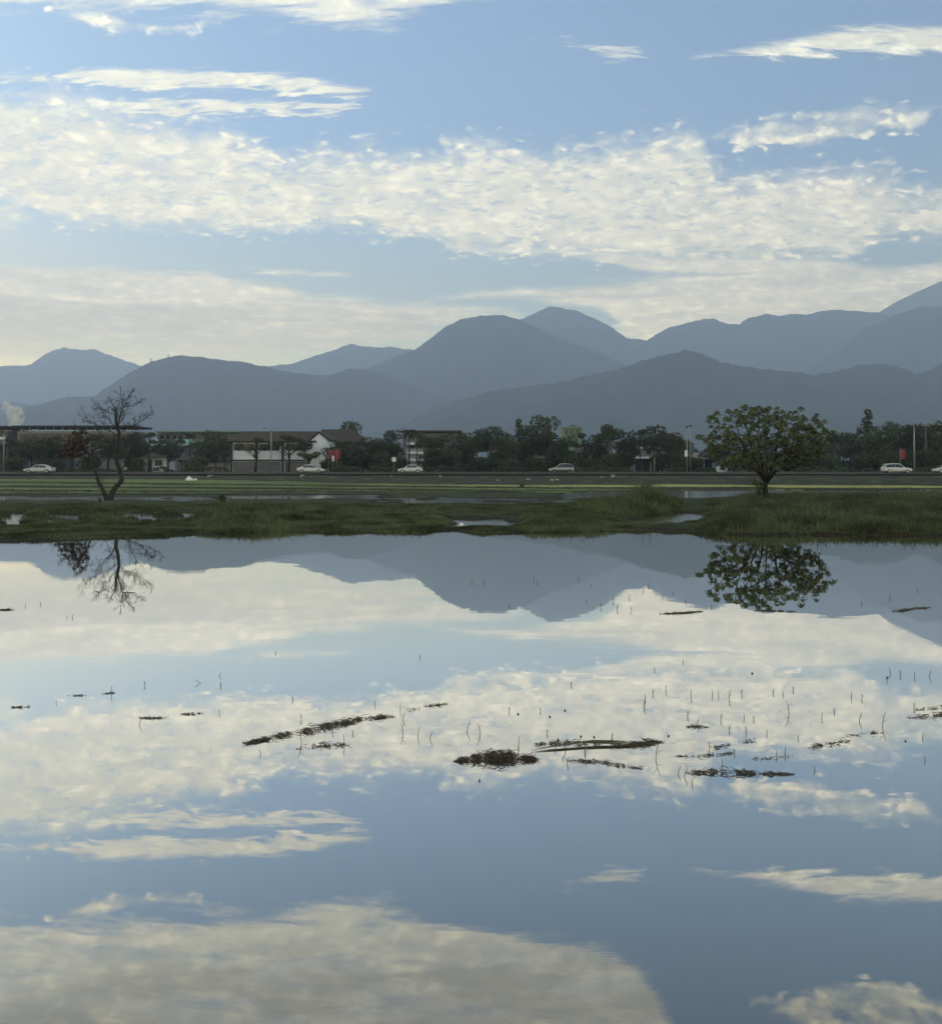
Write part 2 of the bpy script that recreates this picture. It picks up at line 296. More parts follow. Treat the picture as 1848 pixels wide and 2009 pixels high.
def terrain(p, q):
    e = edge_q(p)
    if q > e: return -.05-.22*sstep(0, 14, q-e), C_G['bed']
    if q < BND[0][0][1]-9.6: 
        return (-.02 if q < 928 else -.16*sstep(930.6, 931.4, q)-.0), C_G['verge']
    b = [ip(p, *B_) + .7*n3(p*.008, i*3.1)+.35*n3(p*.04, i*1.7)+(0 if i == 0 or p > 1250 else (-.45 if i % 2 else .45)) for i, B_ in enumerate(BND)]
    if q < b[0]:
        t = n3(p*.03, q*.5)
        return -.16+.12*sstep(931.5, b[0]-3, q)+.03*t, tuple(np.array(C_G['verge'])*(1+.5*t)) if t < .25 else C_G['mid']
    if q < b[8]:
        i = sum(q >= x for x in b)-1
        if i % 2 == 1: return .05+.02*n3(p*.05, q), C_G['dark']
        br_ = 0 if i else sstep(600, 1150, p)
        if i == 2: br_ = .15*sstep(500, 1000, p)
        nn = n3(p*.01, q*.3, i)
        c = np.array(C_G['green'])*(1-br_)+np.array(C_G['bright'])*br_
        return .03+.02*nn, tuple(c*(1+.35*nn))
    w_ = puddle(p, q)
    if w_ > 0: return -.03-.06*min(w_, 1), C_G['mud']
    h = .015+.05*min(-w_*2, 1)*sstep(984, 992, q) if p < 1150 else .02+.07*min(-w_*2, 1)
    h *= sstep(0, 7, e-q)
    if 992 < q < 1004 and p < 1150: h += .05*sstep(992, 996, q)*sstep(1005, 1000, q)
    h += .03*n3(p*.02, q*.15, 2)
    if p > 1330: h += .04*sstep(1330, 1420, p)
    nn = n3(p*.02, q*.25, 6)
    c = np.array(C_G['bank'])*(1+.5*nn)
    if -w_ < .25 or e-q < 5: c = np.array(C_G['mud'])*.28
    return max(h, .015), tuple(c)
def build_field():
    qs = np.concatenate([[910.35, 911, 912.5, 915, 919, 923, 926, 928], np.arange(930, 962, .5), np.arange(962, 1080, .9), [1084, 1090, 1100, 1120]])
    xs = np.arange(-900, 2750, 6.0); nc = len(xs); V = []; Cc = []
    for q in qs:
        Y = EYE*F/(q-HY)
        for p in xs:
            h, c = terrain(p, q); V.append(((p-CX)/F*Y, Y, h)); Cc.append(c+(1,))
    Q = [(j*nc+i, (j+1)*nc+i, (j+1)*nc+i+1, j*nc+i+1) for j in range(len(qs)-1) for i in range(nc-1)]
    M = bpy.data.materials.new('field_ground'); M.use_nodes = True; t = NT(M.node_tree)
    vc = t.n('ShaderNodeVertexColor', layer_name='crop').outputs[0]
    pos = t.n('ShaderNodeTexCoord').outputs['Object']
    nz = t.noise(pos, 2.5, 6, .7); nz2 = t.noise(pos, .35, 4, .6)
    c = t.mix(1.0, vc, t.mix(nz, (.5, .5, .5), (1.5, 1.5, 1.4)), 'MULTIPLY')
    c = t.mix(1.0, c, t.mix(nz2, (.8, .75, .8), (1.2, 1.25, 1.15)), 'MULTIPLY')
    bp = t.n('ShaderNodeBump', {'Height': nz, 'Strength': .8, 'Distance': .12})
    b = t.n('ShaderNodeBsdfPrincipled', {'Base Color': c, 'Roughness': .95, 'Specular IOR Level': .15, 'Normal': bp.outputs[0]})
    t.n('ShaderNodeOutputMaterial', {0: b.outputs[0]})
    o = mesh_arr('field', V, Q, M, smooth=True)
    a = o.data.color_attributes.new('crop', 'FLOAT_COLOR', 'POINT'); a.data.foreach_set('color', np.array(Cc, np.float32).ravel())
    tag(o, kind='structure')
build_field()
def sheet(name, x0, x1, y0, y1, z, m):
    o = mesh_np(name, [(x0, y0, z), (x1, y0, z), (x1, y1, z), (x0, y1, z)], [(0, 1, 2, 3)], m); return tag(o, kind='structure')
M_ground = mat('ground_soil', (.045, .045, .032), .95, scale=.05)
sheet('ground', -9700, 9700, -600, 9600, -.42, M_ground)
def water_mat(nm='water', st=.006, ro=.0):
    M = bpy.data.materials.new(nm); M.use_nodes = True; t = NT(M.node_tree)
    pos = t.n('ShaderNodeTexCoord').outputs['Object']
    n1 = t.noise(t.v('MULTIPLY', pos, (.8, 1.6, 1)), 1.1, 3, .5)
    n2 = t.noise(t.v('MULTIPLY', pos, (1.2, 4, 1)), 7., 3, .5)
    patch = t.ss(t.noise(pos, .45, 3, .5), .46, .66)
    hgt = t.m('ADD', n1, t.m('MULTIPLY', t.m('MULTIPLY', n2, patch), .16))
    bp = t.n('ShaderNodeBump', {'Height': hgt, 'Strength': st, 'Distance': .1})
    fac = t.m('MULTIPLY', t.m('POWER', t.lin(t.n('ShaderNodeLayerWeight').outputs['Facing'], .2, .82), 1.8), .96)
    g = t.n('ShaderNodeBsdfGlossy', {'Color': (.99, .97, .92), 'Roughness': ro, 'Normal': bp.outputs[0]})
    d = t.n('ShaderNodeBsdfDiffuse', {'Color': (.035, .04, .038)})
    mx = t.n('ShaderNodeMixShader', {0: fac, 1: d.outputs[0], 2: g.outputs[0]})
    t.n('ShaderNodeOutputMaterial', {0: mx.outputs[0]}); return M
M_water = water_mat()
sheet('water', -420, 420, -120, 25.5, 0, M_water)
sheet('water_paddies', -420, 420, 25.5, 66, 0, water_mat('water_ruffled', .035, .085))
M_asph = mat('asphalt', (.022, .022, .024), .85, scale=2., var=.3)
sheet('road', -400, 400, 149.0, 172, .03, M_asph)
M_line = mat('road_paint', (.25, .25, .24), .7, scale=3.)
sheet('road_marking', -400, 400, 160.0, 160.15, .036, M_line)
# ---------------------------------------------------------------- grass
def grass_mat(name, c1, c2, trans=.25):
    M = bpy.data.materials.new(name); M.use_nodes = True; t = NT(M.node_tree)
    pos = t.n('ShaderNodeTexCoord').outputs['Object']
    c = t.mix(t.noise(pos, 9., 3, .7), c1, c2); c = t.mix(1.0, c, t.mix(t.ss(t.noise(pos, .8, 4, .65), .36, .62), (.42, .45, .45), (1.35, 1.3, 1.3)), 'MULTIPLY')
    d = t.n('ShaderNodeBsdfDiffuse', {'Color': c}); tr = t.n('ShaderNodeBsdfTranslucent', {'Color': c})
    m_ = t.n('ShaderNodeMixShader', {0: trans, 1: d.outputs[0], 2: tr.outputs[0]})
    t.n('ShaderNodeOutputMaterial', {0: m_.outputs[0]}); return M
MG_dark = grass_mat('grass_dark', (.045, .070, .038), (.105, .125, .070))
MG_mid = grass_mat('grass_green', (.054, .084, .042), (.12, .142, .078))
MG_dry = grass_mat('grass_dry', (.085, .098, .068), (.165, .165, .125))
def grass(name, regions, m, kind='stuff', label=None, seed=1):
    """regions: (px0,px1,q0,q1,n,hfun,width)"""
    g = np.random.default_rng(seed); Vs = []; Qs = []; off = 0
    for (p0, p1, q0, q1, n, hf, wd) in regions:
        Y0, Y1 = EYE*F/(q1-HY), EYE*F/(q0-HY)
        Yv = g.uniform(Y0, Y1, n*3); xa, xb = (p0-CX)/F, (p1-CX)/F
        Xv = g.uniform(min(xa*Y1, xa*Y0), max(xb*Y1, xb*Y0), n*3)
        pts = []
        for X, Y in zip(Xv, Yv):
            p, q = X/Y*F+CX, HY+EYE*F/Y
            if not (p0 < p < p1): continue
            if q > edge_q(p)+1.5 or puddle(p, q) > .02: continue
            h = hf(p, q, X, Y)
            if h <= .02: continue
            pts.append((X, Y, terrain(p, q)[0]-.01, h))
            if len(pts) >= n: break
        if not pts: continue
        A = np.array(pts); k = len(A)
        a = g.uniform(0, 2*np.pi, k); tilt = g.gamma(2., .24, k)*A[:, 3]; ta = g.uniform(0, 2*np.pi, k)
        h = A[:, 3]*(g.uniform(.4, 1.0, k)+(g.uniform(0, 1, k) > .92)*g.uniform(.1, .65, k)); w_ = wd*g.uniform(.6, 1.3, k)
        sx_, sy_ = np.cos(a)*w_/2, np.sin(a)*w_/2; tx, ty = np.cos(ta)*tilt, np.sin(ta)*tilt
        b = A[:, :3]; V = np.zeros((k, 5, 3))
        V[:, 0] = b+np.stack([-sx_, -sy_, 0*h], 1); V[:, 1] = b+np.stack([sx_, sy_, 0*h], 1)
        mid = b+np.stack([tx*.35, ty*.35, h*.6], 1)
        V[:, 2] = mid+np.stack([sx_*.8, sy_*.8, 0*h], 1); V[:, 3] = mid-np.stack([sx_*.8, sy_*.8, 0*h], 1)
        V[:, 4] = b+np.stack([tx*1.2, ty*1.2, h*g.uniform(.82, 1.0, k)], 1)
        idx = np.arange(k)[:, None]*5+off
        Vs.append(V.reshape(-1, 3)); Qs.append(np.concatenate([idx+np.array([[0, 1, 2]]), idx+np.array([[0, 2, 3]]), idx+np.array([[3, 2, 4]])])); off += k*5
    o = mesh_arr(name, np.concatenate(Vs), np.concatenate(Qs), m)
    tag(o, kind=kind)
    return o
def hump(p, q, pc, qc, pw, qw): return math.exp(-((p-pc)/pw)**2-((q-qc)/qw)**2)
def h_tall(p, q, X, Y):
    nn = .72+.75*n3(X*.9, Y*.9)+.3*n3(X*2.5, Y*2.5)
    return .42*nn*sstep(345, 420, p)*sstep(900, 830, p)*(1-.45*sstep(1020, 1044, q))*(.7+.3*math.cos((p-480)*.012))
def h_c2(p, q, X, Y):
    nn = .8+.5*n3(X*.9, Y*.9); return (.25*sstep(1000, 1050, p)*sstep(1240, 1150, p))*nn
def h_bush(p, q, X, Y):
    nn = .85+.4*n3(X*1.1, Y*1.1); return nn*(.95*hump(p, q, 1275, 996, 42, 16)+.55*hump(p, q, 1195, 1002, 75, 14))
def h_mead(p, q, X, Y):
    nn = .85+.5*n3(X*.8, Y*.8)+.2*n3(X*3, Y*3)
    return .40*nn*sstep(1345, 1470, p+(q-1010)*.8)*(1-.30*sstep(1015, 1048, q))
def h_low(k): return lambda p, q, X, Y: k*(.7+.7*n3(X*.8, Y*.8))
grass('tall_grass', [(345, 905, 1010, 1047, 34000, h_tall, .020), (995, 1275, 1008, 1046, 10000, h_c2, .016), (1090, 1340, 980, 1030, 14000, h_bush, .018)], MG_mid, seed=3)
grass('meadow_grass', [(1320, 2150, 984, 1050, 60000, h_mead, .018)], MG_dark, seed=4)
grass('dry_grass', [(1400, 2150, 984, 1040, 26000, lambda p, q, X, Y: 1.12*h_mead(p, q, X, Y), .010), (360, 900, 1012, 1044, 7000, lambda p, q, X, Y: 1.15*h_tall(p, q, X, Y), .009)], MG_dry, seed=5)
grass('bank_grass', [(-250, 380, 1026, 1062, 22000, h_low(.10), .016), (-250, 420, 1006, 1032, 9000, h_low(.22), .018), (-250, 1150, 994, 1004, 20000, h_low(.12), .020),
                     (420, 1400, 985, 1008, 6000, h_low(.06), .02), (880, 1240, 1034, 1052, 8000, h_low(.08), .016), (1400, 2150, 1034, 1052, 12000, h_low(.12), .016), (1240, 1420, 1026, 1046, 4000, h_low(.045), .014),
                     (430, 1150, 1004, 1045, 10000, h_low(.10), .018)], MG_dark, seed=6)
def h_bund(p, q, X, Y):
    t = terrain(p, q); return (.09+.08*n3(X*.5, Y)) if t[1] == C_G['dark'] else 0
grass('bund_grass', [(-200, 2050, 943, 973, 16000, h_bund, .03)], MG_dark, seed=8)
# ---------------------------------------------------------------- tubes, leaves, near trees
class TB:
    def __init__(s): s.V = []; s.F = []
    def tube(s, pts, rad, n=5, cap=True):
        pts = [Vector(p) for p in pts]; k = len(pts)
        if not hasattr(rad, '__len__'): rad = [rad]*k
        up = Vector((.3, .9, .2)); b0 = len(s.V)
        for i in range(k):
            d = (pts[min(i+1, k-1)]-pts[max(i-1, 0)]).normalized()
            a = d.cross(up)
            if a.length < 1e-4: a = d.cross(Vector((1, 0, 0)))
            a.normalize(); b = d.cross(a)
            for j in range(n):
                t = 2*math.pi*j/n; s.V.append(pts[i]+(a*math.cos(t)+b*math.sin(t))*rad[i])
        for i in range(k-1):
            for j in range(n):
                a_ = b0+i*n+j; b_ = b0+i*n+(j+1) % n; s.F.append((a_, b_, b_+n, a_+n))
        if cap: s.F.append(tuple(range(b0+n-1, b0-1, -1))); s.F.append(tuple(b0+(k-1)*n+j for j in range(n)))
    def box(s, c, sz, rot=None, taper=None):
        x, y, z = (q/2 for q in sz); b0 = len(s.V)
        for dz_ in (-z, z):
            k = 1 if (dz_ < 0 or not taper) else None
            tx_, ty_ = (1, 1) if k else taper
            for dx_, dy_ in ((-x, -y), (x, -y), (x, y), (-x, y)):
                v = Vector((dx_*tx_, dy_*ty_, dz_)); 
                if rot is not None: v = rot @ v
                s.V.append(v+Vector(c))
        s.F += [(b0+3, b0+2, b0+1, b0), (b0+4, b0+5, b0+6, b0+7)]+[(b0+i, b0+(i+1) % 4, b0+4+(i+1) % 4, b0+4+i) for i in range(4)]
    def quad(s, *p): b0 = len(s.V); s.V += [Vector(q) for q in p]; s.F.append(tuple(range(b0, b0+len(p))))
    def build(s, name, m, parent=None, smooth=False): return mesh_np(name, s.V, s.F, m, parent, smooth)
M_bark = mat('bark', (.040, .037, .034), .9, scale=9, var=.5, bump=.4)
M_barkp = mat('bark_pale', (.16, .15, .13), .9, scale=4, var=.3, rnd=.2)
def leaf_mat(name, c1, c2, tr=.2, rnd=.25, rough=.55):
    M = bpy.data.materials.new(name); M.use_nodes = True; t = NT(M.node_tree)
    pos = t.n('ShaderNodeTexCoord').outputs['Object']; r = t.n('ShaderNodeObjectInfo').outputs['Random']
    c = t.mix(t.ss(t.noise(pos, 1.1, 4, .7), .35, .65), c1, c2)
    hs = t.n('ShaderNodeHueSaturation', {'Color': c, 'Value': t.lin(r, 0, 1, 1-rnd, 1+rnd), 'Hue': t.lin(r, 0, 1, .475, .515)})
    b = t.n('ShaderNodeBsdfPrincipled', {'Base Color': hs.outputs[0], 'Roughness': rough, 'Specular IOR Level': .25})
    tt = t.n('ShaderNodeBsdfTranslucent', {'Color': hs.outputs[0]})
    m_ = t.n('ShaderNodeMixShader', {0: tr, 1: b.outputs[0], 2: tt.outputs[0]})
    t.n('ShaderNodeOutputMaterial', {0: m_.outputs[0]}); return M
ML_big = leaf_mat('leaf_green', (.060, .088, .042), (.115, .138, .062), .25, .0)
ML_brown = leaf_mat('leaf_brown', (.038, .032, .025), (.062, .046, .031), .25, .0)
ML_far = leaf_mat('leaf_far', (.030, .044, .022), (.055, .070, .034), .12, .3, .8)
ML_lite = leaf_mat('leaf_olive', (.075, .085, .035), (.10, .11, .045), .15, .2, .8)
def leaf_clumps(cents, rad, n, L, Wd, g, droop=.6, erange=(-.5, 1.3)):
    """rosettes of bent leaves hanging round twig ends"""
    V = []; Q = []
    for c in cents:
        r = rad*g.uniform(.75, 1.25)
        for i in range(int(n*g.uniform(.7, 1.3))):
            a = g.uniform(0, 2*math.pi); e = g.uniform(*erange)
            d = Vector((math.cos(a)*math.cos(e), math.sin(a)*math.cos(e), math.sin(e)))
            p0 = Vector(c)+d*r*.25; p1 = Vector(c)+d*r*.85+Vector((0, 0, -.1*r)); p2 = p1+Vector((d.x*.35, d.y*.35, -droop))*L*.8
            s_ = Vector((-math.sin(a), math.cos(a), g.uniform(-.4, .4))).normalized()*Wd*.5
            b = len(V); V += [p0-s_*.3, p0+s_*.3, p1+s_, p1-s_, p2+s_*.5, p2-s_*.5]
            Q += [(b, b+1, b+2, b+3), (b+3, b+2, b+4, b+5)]
    return V, Q
def wiggle(a, b, k, amp, g, sag=0):
    a, b = Vector(a), Vector(b); L = (b-a).length; out = []
    for i in range(k+1):
        t = i/k; o = Vector(g.normal(0, amp*L, 3))*math.sin(math.pi*t)
        out.append(a.lerp(b, t)+o+Vector((0, 0, sag*L*math.sin(math.pi*t))))
    return out
def green_tree():
    g = np.random.default_rng(21); Y0 = 38.0; cx = gx(1502, Y0); sc = Y0/F
    root = empty('paddy_tree', (cx, Y0, .0))
    tag(root, 'large leafy green tree with a domed crown of round leaf clusters, on the grassy bank', 'tree')
    tb = TB(); fork = Vector((.02, 0, 1.0))
    tb.tube([(0, 0, -.1), (.03, .02, .35), (-.02, 0, .7), fork], [.13, .10, .09, .085], 8)
    ce = Vector((-.03, 0, gz(866, Y0))); hw, up, dn, dp = 126*sc, 69*sc, 66*sc, 2.1
    limbs = []
    for i in range(9):
        a = 2*math.pi*i/9+g.uniform(-.2, .2); e = g.uniform(.15, 1.2)
        d = Vector((math.cos(a)*math.cos(e)*hw, math.sin(a)*math.cos(e)*dp, math.sin(e)*up*1.05))
        end = ce+d*.66
        mid = fork.lerp(end, .5)+Vector((d.x*.10, d.y*.10, -.05))
        P_ = [fork+Vector((0, 0, -.15)), fork.lerp(mid, .5)+Vector((d.x*.04, 0, 0)), mid, mid.lerp(end, .5)+Vector(g.normal(0, .05, 3)), end]
        tb.tube(P_, [.045, .038, .030, .022, .014], 6); limbs += [(p, .03) for p in P_[1:]]
    subs = []
    for i in range(88):
        u = g.normal(0, 1, 3); u /= np.linalg.norm(u); r = g.uniform(.35, .86)
        e = ce+Vector((u[0]*hw*r, u[1]*dp*r, u[2]*(up if u[2] > 0 else dn)*r))
        a = min(limbs, key=lambda q: (q[0]-e).length+.35*max(0, q[0].z-e.z+.1)*4)[0]
        P_ = wiggle(a, e, 3, .06, g, -.04); tb.tube(P_, [.022, .017, .013, .009], 4, False); subs += P_[1:]
    tips = []
    for i in range(430):
        u = g.normal(0, 1, 3); u /= np.linalg.norm(u); r = g.uniform(.30, 1.0)**.42*g.uniform(.93, 1.06)
        lump = 1+.10*n3(u[0]*2.2, u[1]*2.2, u[2]*2.2+4)
        zz = u[2]*(up if u[2] > 0 else dn)*r*lump
        if u[2] < -.2 and abs(u[0]) < .35 and g.uniform() < .55: continue
        if u[2] > .2 and r > .86: continue
        e = ce+Vector((u[0]*hw*r*lump, u[1]*dp*r, zz))
        if e.z < .75: continue
        a = min(subs, key=lambda q: (q-e).length+1.5*max(0, q.z-e.z))
        tb.tube(wiggle(a, e, 2, .04, g, -.05), [.009, .007, .006], 3, False); tips.append(e)
    for i in range(88):
        u = g.normal(0, 1, 3); u /= np.linalg.norm(u); u[2] = abs(u[2])*.9+.05
        e = ce+Vector((u[0]*hw, u[1]*dp, u[2]*up))*g.uniform(1.0, 1.10)-ce*.0 if False else ce+Vector((u[0]*hw, u[1]*dp, u[2]*up))*g.uniform(.97, 1.12)
        a = min(subs, key=lambda q: (q-e).length+1.5*max(0, q.z-e.z)); tb.tube(wiggle(a, e, 2, .04, g, -.05), [.009, .007, .006], 3, False); tips.append(e)
    for e in ((-.35, -.1, .75), (-.42, .1, .95), (-.28, .0, .6), (-.2, -.1, .85)):
        tb.tube([(-.02, 0, .4), (e[0]*.6, e[1], e[2]*.7), e], [.012, .01, .006], 4, False); tips.append(Vector(e)); tips.append(Vector(e)+Vector((.06, .05, -.1)))
    tb.build('trunk', M_bark, root, True)
    V, Q = leaf_clumps(tips, .145, 30, .055, .075, g, .8, (-.25, 1.4))
    mesh_np('crown', V, Q, ML_big, root)
green_tree()
def bare_tree():
    g = np.random.default_rng(5); Y0 = 45.0; cx = gx(216, Y0)
    root = empty('bare_tree', (cx, Y0, .05)); tag(root, 'nearly leafless forked tree with a crooked trunk and some brown leaves on the bund', 'tree')
    def P_(x, y, d=0):
        px_, py_ = 91.7+.1278*x, 757.8+.1278*y; return Vector((gx(px_, Y0)-cx, d, gz(py_, Y0)-.05))
    tb = TB(); twigs = []
    def limb(pts, r0, r1, dep=0., tw=1.0, n=6):
        pts = [P_(x, y, dep*i/(len(pts)-1)+g.normal(0, .03)) for i, (x, y) in enumerate(pts)]
        sm = []
        for i in range(len(pts)-1):
            for t in (0, .5): sm.append(pts[i].lerp(pts[i+1], t)+Vector(g.normal(0, .012, 3)))
        sm.append(pts[-1]); k = len(sm)
        tb.tube(sm, [r0+(r1-r0)*(i/(k-1))**.8 for i in range(k)], n)
        for i in range(1, k):
            if tw and g.uniform() < .9*tw: twigs.append((sm[i], (sm[i]-sm[i-1]).normalized()))
            if tw: twigs.append((sm[i].lerp(sm[i-1], .5), (sm[i]-sm[i-1]).normalized()))
        return sm
    limb([(975,1830),(985,1700),(1010,1610),(1085,1520),(1155,1440),(1130,1310),(1085,1190),(1065,1030),(1090,870),(1103,720),(1085,600),(1065,490)], .15, .05, 0, 0, 8)
    limb([(930,1830),(915,1700),(880,1590),(835,1490),(805,1410),(790,1330),(740,1200),(680,1050),(610,900),(540,770),(480,660)], .11, .02, -.5, .5)
    limb([(1068,500),(1030,345),(960,262),(900,195)], .045, .012, .5)
    limb([(1080,600),(1125,500),(1150,400),(1195,320),(1190,210),(1170,60)], .045, .008, -.3)
    limb([(1195,320),(1215,200),(1262,100)], .02, .006, .3)
    limb([(1100,600),(1180,520),(1245,460),(1320,350)], .022, .006, -.6)
    limb([(1100,640),(1220,630),(1330,600),(1430,510),(1540,420)], .026, .006, .6)
    limb([(1195,310),(1330,292),(1362,240)], .016, .006, .4)
    limb([(1065,500),(1050,430),(960,400),(880,330),(820,335)], .026, .006, -.5)
    limb([(1090,690),(960,560),(880,470),(800,450),(690,400)], .026, .006, .8)
    limb([(1075,760),(950,660),(800,600),(740,560),(680,490)], .026, .008, -.7)
    limb([(1065,1030),(960,900),(850,800),(760,740),(660,640)], .032, .008, .7)
    limb([(1100,720),(1200,690),(1300,640),(1400,600),(1480,590)], .022, .006, -.8)
    limb([(1140,1310),(1200,1200),(1260,1110),(1400,1060),(1480,960),(1560,850)], .04, .010, .4)
    limb([(1400,1060),(1520,1020),(1640,960),(1740,900)], .016, .005, .3)
    limb([(1260,1110),(1300,980),(1400,880),(1470,780)], .018, .006, -.5)
    limb([(680,1050),(560,980),(430,960),(300,930)], .022, .007, .5)
    limb([(720,1150),(600,1100),(450,1080),(280,1050)], .020, .007, -.5)
    limb([(610,900),(480,860),(360,840),(260,880)], .020, .007, .3)
    limb([(760,1260),(900,1080),(930,950),(1000,850)], .018, .006, .5)
    def twig(p, d, L, r, lev):
        e = p+d*L; tb.tube(wiggle(p, e, 3, .07, g, .05), [r, r*.8, r*.6, r*.4], 3, False)
        if lev:
            for _ in range(4):
                t = g.uniform(.35, 1.0); q = p+d*L*t
                nd = (d+Vector(g.normal(0, .55, 3))+Vector((0, 0, .15))).normalized(); twig(q, nd, L*g.uniform(.45, .75), r*.6, lev-1)
    for p, d in twigs:
        nd = (d*.6+Vector(g.normal(0, .6, 3))+Vector((0, 0, .35))).normalized(); twig(p, nd, g.uniform(.18, .40), .008, 2)
    tb.build('trunk', M_bark, root, True)
    # brown leaf clusters on the left stem, dark ones elsewhere
    cs_ = []
    for i in range(300):
        x = g.uniform(170, 620); y = g.uniform(600, 1090)
        if (x-170)/390+(1090-y)/490*.0 < 0: continue
        if y < 1000-(x-170)*1.05: continue
        if g.uniform() < (x-330)/520: continue
        cs_.append(P_(x, y, g.uniform(-.7, .7)))
    V, Q = leaf_clumps(cs_, .085, 11, .12, .06, g); mesh_np('brown_leaves', V, Q, ML_brown, root)
    cs_ = [P_(x+g.normal(0, 10), y+g.normal(0, 10), d) for x, y, d in ((680,490,-.7),(665,550,-.7),(740,545,-.6),(1570,850,.4),(1585,870,.4),(1560,830,.4),(1600,845,.4),(960,350,.3),(1290,500,.3),(940,330,.2))]
    V, Q = leaf_clumps(cs_, .055, 10, .09, .045, g); mesh_np('green_leaves', V, Q, ML_big, root)
bare_tree()
# ---------------------------------------------------------------- roadside trees
def far_tree_template(kind, seed, lm, bark, H=8.0, Wd=6.0):
    g = np.random.default_rng(seed); root = empty('roadside_tree', (0, 0, 0)); tb = TB(); cl = []
    if kind == 'palm':
        tb.tube([(0, 0, -.2), (.1, 0, H*.45), (0, 0, H*.86)], [.18, .14, .11], 6)
        V = []; Q = []
        for i in range(26):
            a = g.uniform(0, 6.28); L = g.uniform(1.6, 2.5); e0 = g.uniform(-.2, 1.1); pr = Vector((0, 0, H*.86))
            s_ = Vector((-math.sin(a), math.cos(a), 0))
            for j in range(6):
                t = (j+1)/6; e = e0-1.5*t; nx = pr+Vector((math.cos(a)*math.cos(e), math.sin(a)*math.cos(e), math.sin(e)))*L/6
                wd = .32*math.sin(math.pi*min(t*.9+.08, 1)); b = len(V)
                V += [pr-s_*wd, pr, pr+s_*wd, nx-s_*wd*.9-Vector((0, 0, .12)), nx, nx+s_*wd*.9-Vector((0, 0, .12))]
                Q += [(b, b+1, b+4, b+3), (b+1, b+2, b+5, b+4)]; pr = nx
        tb.build('trunk', bark, root, True); mesh_np('crown', V, Q, lm, root); return root
    nl = {'round': 11, 'umbrella': 9, 'tall': 11, 'cone': 12, 'sparse': 10, 'wide': 13}[kind]
    th = {'round': .28, 'umbrella': .55, 'tall': .45, 'cone': .15, 'sparse': .35, 'wide': .3}[kind]
    tb.tube([(0, 0, -.2), (g.normal(0, .12), 0, H*th*.6), (g.normal(0, .15), 0, H*th*1.2), (0, 0, H*.8)], [.2, .16, .13, .05], 7)
    for i in range(nl):
        a = g.uniform(0, 6.28); t = (i+.5)/nl
        if kind == 'cone': z = H*(th+(.97-th)*t); rr_ = Wd*.5*(1.02-t)*.6; lr = Wd*.5*(1.15-t)*.55+.25
        elif kind == 'umbrella': z = H*g.uniform(.66, .92); rr_ = Wd*.5*g.uniform(.2, .85); lr = Wd*.16
        elif kind == 'round': z = H*g.uniform(.42, .88); rr_ = Wd*.36*math.sqrt(max(.05, 1-((z/H-.62)/.36)**2))*g.uniform(.4, 1); lr = Wd*.2
        elif kind == 'wide': z = H*g.uniform(.4, .86); rr_ = Wd*.42*g.uniform(.2, 1)*(1.25-.6*z/H); lr = Wd*.17
        elif kind == 'sparse': z = H*g.uniform(.45, .92); rr_ = Wd*.40*g.uniform(.3, 1); lr = Wd*.13
        else: z = H*g.uniform(.5, .9); rr_ = Wd*.34*g.uniform(.2, 1); lr = Wd*.2
        c = Vector((math.cos(a)*rr_, math.sin(a)*rr_, z)); cl.append((c, lr*g.uniform(.8, 1.2)))
        q = Vector((0, 0, min(z*.62, H*.6))); tb.tube([q, q.lerp(c, .55)+Vector((0, 0, .15)), c], [.07, .05, .02], 4, False)
    tb.build('trunk', bark, root, True)
    V = []; Q = []; dn_ = {'sparse': 90, 'umbrella': 150}.get(kind, 165)
    for c, lr in cl:
        for i in range(int(dn_*(lr/1.1)**1.3)+30):
            u = g.normal(0, 1, 3); u /= np.linalg.norm(u); r = lr*g.uniform(.35, 1.0)**.5*(1+.3*n3(u[0]*2, u[1]*2, u[2]*2+seed))
            p = c+Vector((u[0]*r, u[1]*r, u[2]*r*(.55 if kind in ('umbrella', 'sparse') else .8)))
            s_ = g.uniform(.10, .21); n1 = Vector(g.normal(0, 1, 3)).normalized(); n2 = n1.cross(Vector(g.normal(0, 1, 3))).normalized()
            b = len(V); V += [p-n1*s_, p-n2*s_*.7, p+n1*s_, p+n2*s_*.7]; Q.append((b, b+1, b+2, b+3))
    mesh_np('crown', V, Q, lm, root); return root
TPL = {}
for k, (kd, sd, lm, bk, H, Wd) in {'round': ('round', 1, ML_far, M_bark, 8, 6.4), 'round2': ('wide', 2, ML_far, M_bark, 8, 7.4), 'umb': ('umbrella', 3, ML_far, M_barkp, 8, 6.8),
        'tall': ('tall', 4, ML_far, M_barkp, 8, 5.6), 'cone': ('cone', 5, ML_far, M_bark, 9.5, 5.6), 'sparse': ('sparse', 6, ML_far, M_bark, 8, 6.4), 'palm': ('palm', 7, ML_far, M_bark, 8, 5),
        'olive': ('umbrella', 8, ML_lite, M_bark, 3.6, 4.0), 'wide': ('wide', 9, ML_far, M_barkp, 8, 7)}.items():
    TPL[k] = [far_tree_template(kd, sd, lm, bk, H, Wd), H, Wd, False]
trng = random.Random(4)
def far_tree(px_, ytop, hw, tpl, Y, label, cat='tree', group='trees lining the far road'):
    T = TPL[tpl]; o = T[0] if not T[3] else copy_tree(T[0]); T[3] = True
    H = gz(ytop, Y); sz = H/T[1]/.97; sw = (hw*2/F*Y)/T[2]*1.28
    o.location = (gx(px_, Y), Y, 0); o.scale = (sw, sw, sz); o.rotation_euler = (0, 0, trng.uniform(0, 6.28))
    tag(o, label, cat, group); return o
